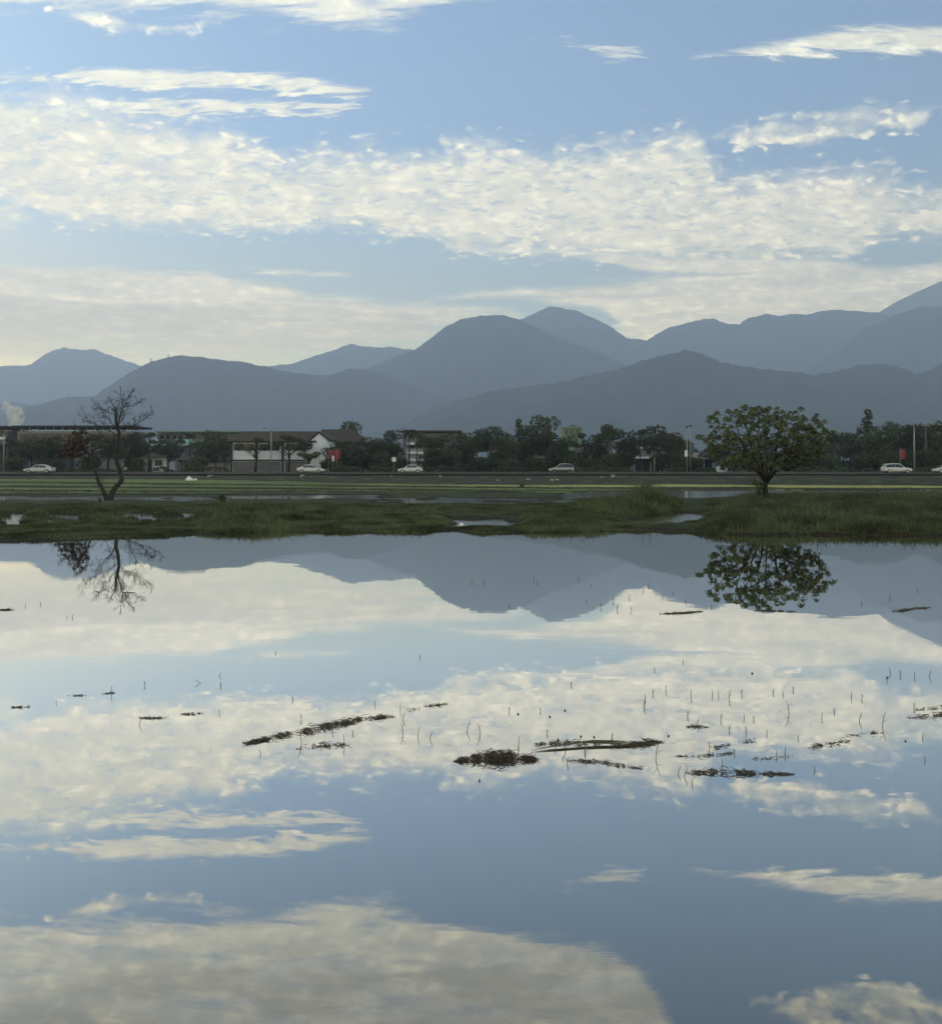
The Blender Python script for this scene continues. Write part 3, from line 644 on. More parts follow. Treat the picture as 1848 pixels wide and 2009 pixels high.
L_ = [
 (20,855,34,'sparse',184,'airy tree beside the grey lamp pole at the far west end of the road'),
 (62,853,34,'round2',186,'dark spreading tree behind the silver sedan'),
 (98,858,26,'round',188,'small rounded tree between the silver sedan and the brown-leaved branch'),
 (140,856,30,'sparse',187,'thin tree showing behind the brown leaves of the bare tree'),
 (178,849,32,'sparse',186,'loose grey-green tree just west of the bare trunk'),
 (212,850,36,'round2',190,'broad dark tree straight behind the bare trunk'),
 (252,848,34,'wide',185,'broad tree just east of the bare trunk'),
 (292,843,26,'sparse',190,'tallest tree above the white flat-roofed shop'),
 (330,862,24,'round',196,'small tree below the teal roof'),
 (372,843,24,'sparse',205,'open-crowned tree between the teal roof and the white house'),
 (398,866,26,'round',188,'low dark tree in front of the cream garden wall'),
 (424,840,26,'round2',205,'tall dense tree close to the west corner of the white house'),
 (440,872,18,'sparse',190,'small tree touching the west corner of the white house'),
 (500,853,30,'sparse',180,'airy tree in front of the first upstairs window of the white house'),
 (566,849,42,'sparse',181,'wide airy tree covering part of the white house roof'),
 (598,862,20,'umb',180,'slim tree at the corner between the white front and its gable'),
 (607,885,21,'olive',174,'small umbrella-shaped olive-green tree beside the half hidden white car'),
 (688,828,27,'round',215,'tall round tree rising behind the brown-roofed teal house'),
 (668,861,28,'round2',181,'dark tree hiding the front of the teal house beside the red banners'),
 (704,878,22,'round',182,'low dense tree at the east end of the teal house'),
 (734,853,28,'round2',186,'dark bushy tree in the gap east of the teal house'),
 (764,845,26,'round',188,'dark tree just west of the white apartment block'),
 (803,837,20,'palm',190,'palm with drooping fronds over the pale apartment block'),
 (833,850,26,'umb',184,'flat-topped tree in front of the white balconies'),
 (866,846,26,'round2',186,'dense tree at the east end of the white balconies'),
 (868,880,30,'round',180,'low black-green tree east of the white hatchback'),
 (905,850,24,'round',188,'rounded tree east of the apartment block'),
 (935,842,26,'tall',183,'high-crowned tree with a bare pale trunk'),
 (962,837,30,'tall',185,'taller of two trees with bare pale trunks side by side'),
 (992,846,24,'round2',184,'dark tree between the pale trunks and the teal shopfront'),
 (1017,823,20,'cone',196,'pointed tree rising over the teal shopfront'),
 (1042,836,28,'round',188,'leafy tree between the pointed tree and the big domed one'),
 (1074,817,31,'round',192,'big dome-shaped tree, the highest over the grey car'),
 (1108,850,26,'round2',184,'dark tree below the pale green block'),
 (1147,844,26,'sparse',188,'open tree just east of the pale green block'),
 (1172,852,22,'round',190,'low rounded tree behind the house with a peach wall'),
 (1200,834,34,'umb',184,'broad flat-topped tree over the house with a peach wall'),
 (1236,842,22,'round2',186,'dark tree just west of the white shop canopy'),
 (1254,836,22,'sparse',182,'feathery tree over the white shop canopy'),
 (1284,835,26,'tall',184,'high-crowned tree over the east end of the shop canopy'),
 (1312,850,22,'round',186,'rounded tree east of the shop canopy'),
 (1334,850,24,'round2',188,'dense tree just west of the twin thin poles'),
 (1392,876,22,'round',192,'low tree behind the dark shed next to the big green tree'),
 (1470,880,40,'round2',188,'dark tree seen through the lower crown of the big green tree'),
 (1560,872,36,'wide',190,'tree half hidden by the east side of the big green tree'),
 (1606,852,28,'round2',190,'rounded tree just east of the big green tree crown'),
 (1640,847,28,'umb',194,'flat-topped tree over the blue-roofed hut'),
 (1670,850,24,'round',188,'dark tree just east of the blue-roofed hut'),
 (1702,804,27,'cone',190,'tallest pointed dark tree west of the red banner'),
 (1728,829,32,'round2',184,'dense dark tree over the white car'),
 (1758,826,30,'wide',188,'spreading tree right behind the red banner'),
 (1786,833,26,'round',186,'dark tree behind the curved lamp post'),
 (1822,829,30,'round2',184,'dark tree between the curved lamp post and the grey post'),
 (1858,826,34,'round',188,'dark tree at the far east end of the road')]
for a in L_: far_tree(*a)
bg = [(-20,868,30),(45,866,32),(120,872,30),(160,866,30),(235,864,30),(270,858,30),(345,868,26),(470,866,24),(720,868,28),(755,864,30),(880,864,30),(925,862,28),(1000,864,30),(1055,862,28),(1095,864,26),(1130,866,26),(1165,870,26),(1215,864,28),(1265,868,26),(1300,864,30),(1345,866,28),(1420,868,34),(1500,866,36),(1580,864,34),(1625,862,30),(1690,858,30),(1745,852,30),(1775,856,30),(1805,852,30),(1840,852,30)]
for i, (x, y, hw) in enumerate(bg):
    far_tree(x, y, hw, ['round', 'round2', 'wide', 'sparse'][i % 4], 246+(i*37 % 23), 'dark tree in the back row behind the roadside buildings', group='back row of trees behind the buildings')
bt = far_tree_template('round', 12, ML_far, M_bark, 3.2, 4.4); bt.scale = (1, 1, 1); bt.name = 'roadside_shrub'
_used = False
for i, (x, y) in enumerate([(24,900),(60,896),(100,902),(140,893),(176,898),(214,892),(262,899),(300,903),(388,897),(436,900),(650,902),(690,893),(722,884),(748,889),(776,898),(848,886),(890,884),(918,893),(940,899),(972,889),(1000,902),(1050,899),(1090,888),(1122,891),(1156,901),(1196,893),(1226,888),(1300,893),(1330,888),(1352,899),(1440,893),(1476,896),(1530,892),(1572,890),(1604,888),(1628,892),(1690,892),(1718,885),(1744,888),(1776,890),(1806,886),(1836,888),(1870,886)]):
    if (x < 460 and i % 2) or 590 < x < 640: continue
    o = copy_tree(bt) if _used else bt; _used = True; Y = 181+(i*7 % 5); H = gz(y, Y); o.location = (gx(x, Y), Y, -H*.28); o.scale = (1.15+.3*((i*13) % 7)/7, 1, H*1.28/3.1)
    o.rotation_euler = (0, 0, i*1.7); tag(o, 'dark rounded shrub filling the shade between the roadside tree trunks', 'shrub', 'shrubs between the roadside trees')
# ---------------------------------------------------------------- hedges
def hedge(x0, x1, ytop, Y, label, m=ML_far, cat='hedge', seed=0):
    g = np.random.default_rng(seed+int(x0)); X0, X1 = gx(x0, Y), gx(x1, Y); H = gz(ytop, Y); V = []; Q = []
    n = int((X1-X0)*H*75)+150
    for i in range(n):
        X = g.uniform(X0, X1); e = 1-abs((X-X0)/(X1-X0)*2-1)**6
        z = g.uniform(0, 1)**.7*H*(.8+.25*n3(X*.7, seed))*e; y = g.uniform(-.6, .6)
        s_ = g.uniform(.08, .18); n1 = Vector(g.normal(0, 1, 3)).normalized(); n2 = n1.cross(Vector(g.normal(0, 1, 3))).normalized(); p = Vector((X, Y+y, z))
        b = len(V); V += [p-n1*s_, p-n2*s_*.7, p+n1*s_, p+n2*s_*.7]; Q.append((b, b+1, b+2, b+3))
    tag(mesh_np('hedge' if cat == 'hedge' else 'shrub', V, Q, m), label, cat, 'clipped hedges along the far pavement')
for x0, x1, yt, Y, lb in [(118,235,917,176.5,'low dark hedge behind the bare tree trunk'),(240,345,914,177,'low hedge in front of the white flat-roofed shop'),(350,452,911,176.5,'low hedge below the cream garden wall'),
    (648,718,912,176,'dark hedge below the red banners and teal house'),(722,790,913,177,'dark hedge just west of the white hatchback'),(832,905,911,176,'dark hedge just east of the white hatchback'),
    (965,1072,916,177,'low dark hedge below the teal shopfront'),(1128,1182,915,176.5,'low hedge below the house with a peach wall'),(1188,1242,913,177,'low hedge west of the white shop canopy'),
    (1306,1345,914,176,'short hedge just west of the twin thin poles'),(1362,1406,914,177,'short hedge before the dark open shed'),(1560,1632,914,176.5,'low hedge east of the big green tree'),
    (1640,1680,917,176,'clipped bush-like hedge before the blue-roofed hut'),(1686,1716,916,176.5,'short clipped hedge west of the white car'),(1792,1880,913,177,'low hedge east of the curved lamp post')]:
    hedge(x0, x1, yt, Y, lb)
# ---------------------------------------------------------------- buildings
M_white = mat('plaster_white', (.62, .69, .80), .8, scale=.8, var=.14)
M_cream = mat('plaster_cream', (.30, .285, .26), .85, scale=.6, var=.2)
M_grey = mat('plaster_grey', (.13, .135, .15), .85, scale=.6, var=.2)
M_slate = mat('sheet_slate', (.045, .048, .062), .8, scale=.5, var=.25)
M_teal = mat('paint_teal', (.05, .085, .095), .8, scale=.6, var=.2)
M_tealr = mat('roof_teal', (.12, .24, .28), .6, scale=.6, var=.2)
M_blue = mat('roof_blue', (.16, .24, .40), .6, scale=.6, var=.2)
M_roofd = mat('roof_dark', (.030, .032, .036), .8, scale=.6, var=.3)
M_roofb = mat('roof_brown', (.032, .028, .026), .85, scale=.9, var=.35, bump=.3)
M_pgreen = mat('paint_green', (.16, .25, .21), .85, scale=.6, var=.15)
M_peach = mat('plaster_peach', (.16, .145, .14), .85, scale=.6, var=.2)
M_trim = mat('trim_dark', (.030, .034, .042), .7, scale=1.)
M_glass = mat('window_glass', (.015, .018, .022), .12, scale=.3, spec=.5)
M_metal = mat('pole_metal', (.26, .28, .29), .5, scale=2., metal=.4, var=.15)
M_conc = mat('concrete', (.10, .10, .10), .9, scale=.8, var=.3, rnd=.0)
class Bld:
    def __init__(s, name, label, cat, x0, Y, group=None):
        s.Y = Y; s.ox = gx(x0, Y); s.root = empty(name, (s.ox, Y, 0)); tag(s.root, label, cat, group)
    def X(s, x): return gx(x, s.Y)-s.ox
    def Z(s, y): return gz(y, s.Y)
    def box(s, name, x0, x1, yt, yb, m, d0=0., d1=8., parent=None):
        t = TB(); a, b = s.X(x0), s.X(x1); z1 = s.Z(yt); z0 = -.3 if yb is None else s.Z(yb)
        t.box(((a+b)/2, (d0+d1)/2, (z0+z1)/2), (b-a, d1-d0, z1-z0)); return t.build(name, m, parent or s.root)
    def win(s, x0, x1, yt, yb, name='window', bars=2, fr=M_trim):
        t = TB(); a, b = s.X(x0), s.X(x1); z0, z1 = s.Z(yb), s.Z(yt); w_ = .07
        for (cx_, cz, sx_, sz_) in [((a+b)/2, z1, b-a+w_, w_), ((a+b)/2, z0, b-a+w_, w_), (a, (z0+z1)/2, w_, z1-z0-w_), (b, (z0+z1)/2, w_, z1-z0-w_)]+[(a+(b-a)*i/(bars+1), (z0+z1)/2, w_*.7, z1-z0-w_) for i in range(1, bars+1)]:
            t.box((cx_, -.04, cz), (sx_, .10, sz_))
        f = t.build(name, fr, s.root); g_ = TB(); g_.box(((a+b)/2, -.012, (z0+z1)/2), (b-a-w_, .03, z1-z0-w_)); g_.build('pane', M_glass, f)
    def slab(s, x0, x1, yt, yb, m, d0=-.6, d1=8.6, name='roof'): return s.box(name, x0, x1, yt, yb, m, d0, d1)
    def gable(s, x0, x1, yr, ye, m, d0=-.5, d1=8.5, hipl=0, hipr=0, ov=0, name='roof'):
        """ridge along x; hip insets in px"""
        a, b = s.X(x0), s.X(x1); zr, ze = s.Z(yr), s.Z(ye); c = (d0+d1)/2; hl, hr = s.X(x0+hipl)-s.X(x0), s.X(x0+hipr)-s.X(x0)
        V = [(a, d0, ze), (b, d0, ze), (b, d1, ze), (a, d1, ze), (a+hl, c, zr), (b-hr, c, zr), (a, d0, ze-.18), (b, d0, ze-.18), (b, d1, ze-.18), (a, d1, ze-.18)]
        Fc = [(0, 1, 5, 4), (2, 3, 4, 5), (3, 0, 4), (1, 2, 5), (6, 7, 1, 0), (7, 8, 2, 1), (8, 9, 3, 2), (9, 6, 0, 3), (9, 8, 7, 6)]
        return mesh_np(name, V, Fc, m, s.root)
# long flat roofed hall
b = Bld('long_hall', 'long pale hall under a thin dark flat roof, behind the bare tree', 'building', 28, 240)
b.box('wall', 34, 255, 850, None, M_grey, 0, 12); b.slab(28, 264, 835, 839.2, M_roofd, -1.5, 13.5); b.box('parapet', 34, 255, 846, 850, M_cream, .05, 11.9)
for i in range(14): b.box('post', 40+i*16, 41.6+i*16, 839.2, 846, M_white, .2, .5)
for i in range(10): b.win(42+i*21, 54+i*21, 854, 864, bars=1)
b = Bld('west_hall', 'pale hall with a dark roof at the far west edge, beside the steam', 'building', -70, 240)
b.box('wall', -66, 14, 842, None, M_grey, 0, 12); b.slab(-72, 17, 835.5, 840, M_roofd, -1, 13); b.box('sign_board', -10, 11, 857, 862, M_white, -.3, -.05)
for i in range(4): b.win(-50+i*16, -40+i*16, 846, 855, bars=1)
b = Bld('slate_shed', 'low slate-grey shed with dark bays behind the silver sedan', 'shed', -40, 200)
b.box('wall', -40, 112, 876, None, M_slate, 0, 9); b.slab(-42, 114, 871, 876, M_roofd, -.8, 9.5)
for i in range(7): b.box('pillar', -30+i*22, -27+i*22, 876, None, M_grey, -.35, -.02)
for i in range(3): b.box('door', 58+i*18, 70+i*18, 892, None, M_teal, -.12, .02)
b = Bld('teal_roofed_house', 'small grey house with a teal sheet roof behind the white shop', 'house', 288, 215)
b.box('wall', 291, 366, 874.5, None, M_grey, 0, 8); b.gable(287, 370, 861, 873.5, M_tealr, -.8, 8.8, 4, 4)
for x in (298, 318, 338, 352): b.win(x, x+9, 880, 888, bars=1)
b.box('roof_vent', 308, 318, 862, 866, M_trim, 1, 2.4); b.box('roof_vent', 342, 350, 863, 867, M_trim, 1, 2.4)
b = Bld('flat_roofed_shop', 'small white shop with a thin flat roof and two dark doorways', 'shop', 238, 196)
b.box('wall', 240, 327, 897, None, M_white, 0, 7); b.slab(237, 330, 893.5, 897, M_grey, -1.2, 7.3)
for x0, x1 in ((273, 282), (290, 298)): b.box('door', x0, x1, 901, None, M_trim, -.06, .02)
b.win(246, 258, 903, 913); b.win(305, 318, 903, 913); b.box('awning', 262, 272, 900, 916, M_blue, -.9, -.75)
b = Bld('walled_house', 'long low cream-walled house with a dark brown roof beside the white house', 'house', 350, 202)
b.box('wall', 352, 452, 903, None, M_cream, 0, 8); b.gable(348, 455, 895.5, 903, M_roofb, -.7, 8.7, 3, 3)
for i in range(5): b.box('pillar', 356+i*22, 358.5+i*22, 903.5, None, M_grey, -.18, -.01)
b = Bld('long_low_block', 'long grey block with a pale green roof edge behind the teal roof', 'building', 305, 265)
b.box('wall', 308, 470, 850, None, M_grey, 0, 12); b.slab(305, 472, 845.5, 848.2, M_pgreen, -.8, 12.8)
for i in range(12): b.win(314+i*12.5, 321+i*12.5, 853, 861, bars=1)
# white two storey house
b = Bld('white_house', 'white two-storey house with a hipped dark roof and three upstairs windows', 'house', 452, 186)
b.box('wall', 453, 610, 865, None, M_white, 0, 9); b.gable(444, 622, 844.5, 865.5, M_roofb, -.9, 9.9, 22, 2)
for x in (452, 501.2, 552.6): b.box('pilaster', x, x+4.6, 866.5, None, M_trim, -.22, -.01)
b.box('band', 457, 609, 901.5, 904.5, M_trim, -.14, -.012)
for x0, x1 in ((459, 497), (509.5, 548), (561.5, 602)): b.win(x0, x1, 871.5, 883, bars=3)
for x0, x1 in ((458, 500), (507, 551), (559, 606)): b.box('shutter', x0, x1, 905.5, 925.5, M_grey, -.08, .01)
# gable end bay, ridge pointing at the road
def gable_bay(b, x0, x1, yap, yea, m, mr, d0, d1):
    a, c = b.X(x0), b.X(x1); zr, ze = b.Z(yap), b.Z(yea); mid = (a+c)/2
    V = [(a, d0, -.3), (c, d0, -.3), (c, d0, ze), (mid, d0, zr), (a, d0, ze), (a, d1, -.3), (c, d1, -.3), (c, d1, ze), (mid, d1, zr), (a, d1, ze)]
    mesh_np('gable_wall', V, [(0, 1, 2, 3, 4), (9, 8, 7, 6, 5), (1, 6, 7, 2), (5, 0, 4, 9)], m, b.root)
    t = .22; o = .25
    V = [(a-o, d0-.3, ze-.1), (mid, d0-.3, zr+.08), (c+o, d0-.3, ze-.1), (a-o, d0-.3, ze+t), (mid, d0-.3, zr+t+.1), (c+o, d0-.3, ze+t)]
    V += [(x, d1+.2, z) for x, _, z in V]
    mesh_np('gable_roof', V, [(0, 1, 4, 3), (1, 2, 5, 4), (9, 10, 7, 6), (10, 11, 8, 7), (3, 4, 10, 9), (4, 5, 11, 10), (6, 7, 1, 0), (7, 8, 2, 1), (0, 3, 9, 6), (2, 8, 11, 5)], mr, b.root)
gable_bay(b, 610.5, 644, 849.5, 864, M_white, M_roofb, -.6, 9.4)
b.box('door', 631, 640, 909, None, M_trim, -.75, -.6)
b.win(617, 622, 878, 886, bars=0)
b = Bld('brown_roofed_house', 'dark teal house with a brown gabled roof right of the white gable', 'house', 640, 197)
b.box('wall', 646, 706, 868, None, M_teal, 0, 10); b.gable(622, 712, 840.5, 867, M_roofb, -.8, 10.8, 2, 20)
for x in (652, 672, 688): b.win(x, x+9, 874, 884, bars=1)
b = Bld('apartment_block', 'white three-storey apartment block with barred balconies behind a palm', 'building', 788, 226)
b.box('wall', 790, 903, 849, None, M_grey, 0, 12); b.box('stair_front', 796, 872, 880, None, M_cream, -.5, -.02); b.slab(787, 906, 844.5, 848, M_roofb, -.8, 12.8)
for y in (868, 886, 900): b.box('balcony', 800, 868, y, y+4.5, M_white, -1.0, -.02)
for y in (873.5, 891): 
    for x in (804, 822, 840, 876, 890): b.win(x, x+10, y, y+10, bars=1)
b.box('column', 818, 819.6, 868, None, M_trim, -1.05, -.9); b.box('column', 846, 847.6, 868, None, M_trim, -1.05, -.9)
b = Bld('teal_shopfront', 'two-storey teal shopfront behind trees with pale trunks', 'shop', 982, 206)
b.box('wall', 984, 1086, 872, None, M_teal, 0, 9); b.slab(982, 1088, 868.5, 872, M_roofd, -.5, 9.5)
for x in (990, 1012, 1034, 1056): b.win(x, x+14, 880, 892, bars=2)
b.box('sign_board', 1040, 1078, 896, 901, M_pgreen, -.35, -.05)
for x in (992, 1018, 1044, 1066): b.box('door', x, x+12, 905, None, M_trim, -.08, .01)
b = Bld('green_block', 'pale green block standing up behind the roadside trees', 'building', 1104, 262)
b.box('wall', 1104, 1142, 840, None, M_pgreen, 0, 9); b.slab(1103, 1143, 836.5, 840, M_pgreen, -.4, 9.4, 'parapet')
for x in (1108, 1119, 1130): b.win(x, x+7, 844, 852, bars=1)
b.box('rooftop_shed', 1120, 1134, 833, 836.4, M_grey, 2, 6)
b = Bld('peach_house', 'house with a peach-grey wall and shallow brown roof', 'house', 1136, 202)
b.box('wall', 1140, 1188, 888, None, M_peach, 0, 8); b.gable(1135, 1192, 874, 888, M_roofb, -.8, 8.8, 10, 10)
for x in (1146, 1162, 1176): b.win(x, x+8, 893, 902, bars=1)
b = Bld('canopy_shop', 'shop with a white canopy over a dark open front', 'shop', 1240, 204)
b.box('wall', 1242, 1304, 880, None, M_grey, 0, 8); b.box('canopy', 1240, 1306, 896, 899.5, M_white, -2.2, -.02); b.slab(1240, 1306, 876, 880, M_white, -.3, 8.3)
for x in (1246, 1262, 1280): b.box('opening', x, x+12, 901, None, M_trim, -.06, .01)
for x in (1247, 1268, 1288): b.win(x, x+9, 884, 891, bars=1)
for x in (1241, 1272, 1304): b.box('post', x, x+1.6, 899.5, None, M_metal, -2.1, -1.95)
b = Bld('open_shed', 'dark open-fronted shed with a pale sloping roof beside the twin thin poles', 'shed', 1353, 192)
b.box('wall', 1356, 1404, 900, None, M_trim, 3, 8); b.gable(1352, 1408, 887.5, 899, M_grey, -.6, 8.6, 3, 3)
for x in (1356, 1380, 1402): b.box('post', x, x+2, 899.5, None, M_tealr, -.1, .1)
b = Bld('white_kiosk', 'small white kiosk with a square dark opening, left of the big green trunk', 'kiosk', 1409, 186)
b.box('wall', 1410, 1427, 911, None, M_white, 0, 2.2); b.slab(1408.5, 1428.5, 909, 911, M_grey, -.3, 2.5); b.box('opening', 1413, 1419, 914, 922, M_trim, -.05, .01)
b = Bld('blue_roofed_hut', 'low hut with a blue roof and pale teal front', 'hut', 1636, 194)
b.box('wall', 1640, 1682, 903, None, M_tealr, 0, 5); b.gable(1635, 1687, 895, 903, M_blue, -1.0, 6, 5, 5)
b.box('opening', 1650, 1657, 905, 913, M_trim, -.06, .01); b.win(1664, 1676, 906, 912)
b.box('low_wall', 1628, 1686, 914.5, None, M_pgreen, -1.6, -1.3)
b = Bld('east_building', 'grey-brown building with a projecting roof at the far east edge', 'building', 1828, 215)
b.box('wall', 1832, 1940, 852, None, M_peach, 0, 10); b.slab(1826, 1945, 834, 846, M_roofb, -1.2, 11); b.box('fascia', 1830, 1942, 846.3, 849.6, M_cream, -.6, -.05)
for i in range(6): b.win(1838+i*16, 1847+i*16, 856, 866, bars=1)
# ---------------------------------------------------------------- roadside wall, kerb, culverts
t = TB(); t.box((0, 148.0, -.06), (760, .3, .40)); tag(t.build('retaining_wall', mat('wall_dark', (.018, .02, .022), .9, scale=.4, var=.4)), 'long low dark retaining wall along the near side of the far road', 'wall')
t = TB(); t.box((0, 173.2, .09), (760, 2.2, .18)); o = t.build('pavement', M_conc); tag(o, kind='structure')
def culvert(x0, x1, yt, yb, Y, label, group=None):
    b = Bld('culvert', label, 'culvert', x0, Y, group)
    b.box('deck', x0+2, x1-2, yt+2.5, yb-2, M_conc, 0, 1.6); b.box('pier', x0, x0+4, yt, None, M_cream, -.1, 1.7); b.box('pier', x1-5, x1, yt+1.5, None, M_conc, -.1, 1.7)
culvert(589, 645, 931.5, 940.5, 128, 'grey concrete field culvert with pale end posts below the white house')
culvert(1202, 1236, 931.5, 938.5, 130, 'small grey concrete culvert below the white shop canopy')
culvert(407, 430, 932.2, 936.5, 130, 'flat concrete slab culvert right of the white tarpaulin heap')
# ---------------------------------------------------------------- poles, lamps, banners
def lamp(px_, yt, Y, arms, label, m=M_metal, r=.075):
    root = empty('street_lamp', (gx(px_, Y), Y, .1)); tag(root, label, 'street lamp'); H = gz(yt, Y); t = TB()
    t.tube([(0, 0, 0), (0, 0, H*.5), (0, 0, H-.5)], [r*1.5, r*1.1, r], 8); t.build('pole', m, root, True)
    for s_ in arms:
        t = TB(); t.tube([(0, 0, H-.55), (s_*.12, 0, H-.15), (s_*.5, 0, H-.02), (s_*1.05, 0, H)], [r, r*.8, r*.7, r*.6], 6); t.build('arm', m, root, True)
        t = TB(); t.box((s_*1.15, 0, H-.02), (.6, .24, .12), taper=(.8, .8)); t.build('lamp_head', M_grey, root)
lamp(7.5, 846, 176, (1,), 'grey street lamp at the far west end of the road')
lamp(532, 841, 176, (-1, 1), 'double-armed street lamp in front of the white house')
lamp(1793.5, 834, 176, (-1,), 'street lamp with one curved arm just right of the red banner and white car', r=.1)
def pole(px_, yt, Y, r, label, extra=None, m=M_metal):
    root = empty('utility_pole', (gx(px_, Y), Y, .05)); tag(root, label, 'pole'); H = gz(yt, Y); t = TB()
    t.tube([(0, 0, 0), (0, 0, H)], [r*1.2, r*.8], 8); t.build('shaft', m, root, True)
    for (dx_, z, sx_, sz_, mm, nm) in extra or []:
        t = TB(); t.box((dx_, -.12, gz(z, Y)), (sx_, .12, sz_)); t.build(nm, mm, root)
pole(1347.5, 837, 176, .09, 'left one of the twin thin poles, with a white box halfway up', [(-.15, 890, .5, 1.1, M_white, 'meter_box'), (0, 838, .35, .3, M_trim, 'cap')])
pole(1354.5, 835, 178, .08, 'right and taller one of the twin thin poles beside the dark shed', [(0, 836, .5, .25, M_trim, 'cap')])
pole(1816, 834, 180, .12, 'thick grey post between dark trees at the east end of the road', [(0, 835, 1.4, .14, M_metal, 'crossarm')], M_conc)
pole(1284, 893, 176, .05, 'short sign pole before the white shop canopy', [(0, 895, .5, .5, M_trim, 'sign_plate')])
pole(773, 895, 176, .05, 'short pole carrying a small white round sign west of the white hatchback', [(0, 902, .7, .7, M_white, 'sign_plate')])
M_red = mat('banner_red', (.24, .035, .035), .8, scale=1.2, var=.2)
def banner(px_, yt, yb, wpx, Y, label, m=M_red, g=None):
    root = empty('banner', (gx(px_, Y), Y, .1)); tag(root, label, 'banner', g); t = TB(); t.tube([(0, 0, 0), (0, 0, gz(yt-2, Y)-.1)], .035, 6); t.build('pole', M_metal, root)
    w_ = wpx/F*Y; z0, z1 = gz(yb, Y)-.1, gz(yt, Y)-.1; V = []; n = 6
    for i in range(n+1):
        z = z0+(z1-z0)*i/n
        for j in range(3): V.append((.05+w_*j/2, .05*math.sin(i*1.3+j), z))
    V += [(x, y+.015, z) for x, y, z in V]; k = 3*(n+1)
    Fc = [(i*3+j, i*3+j+1, i*3+j+4, i*3+j+3) for i in range(n) for j in range(2)]; Fc += [tuple(k+q for q in f[::-1]) for f in Fc]
    mesh_np('cloth', V, Fc, m, root)
banner(645.5, 882, 900, 7, 178, 'dark red vertical banner nearest the white gable')
banner(655.5, 881.5, 903, 5, 177, 'middle red vertical banner beside the teal house')
banner(661, 882, 900, 6, 176, 'bright red vertical banner furthest from the white gable')
banner(651, 894, 905, 4, 176.5, 'short white vertical banner between the red ones', M_white)
banner(1766, 881, 900.5, 9, 175, 'faded red banner behind the white car near the curved lamp post')
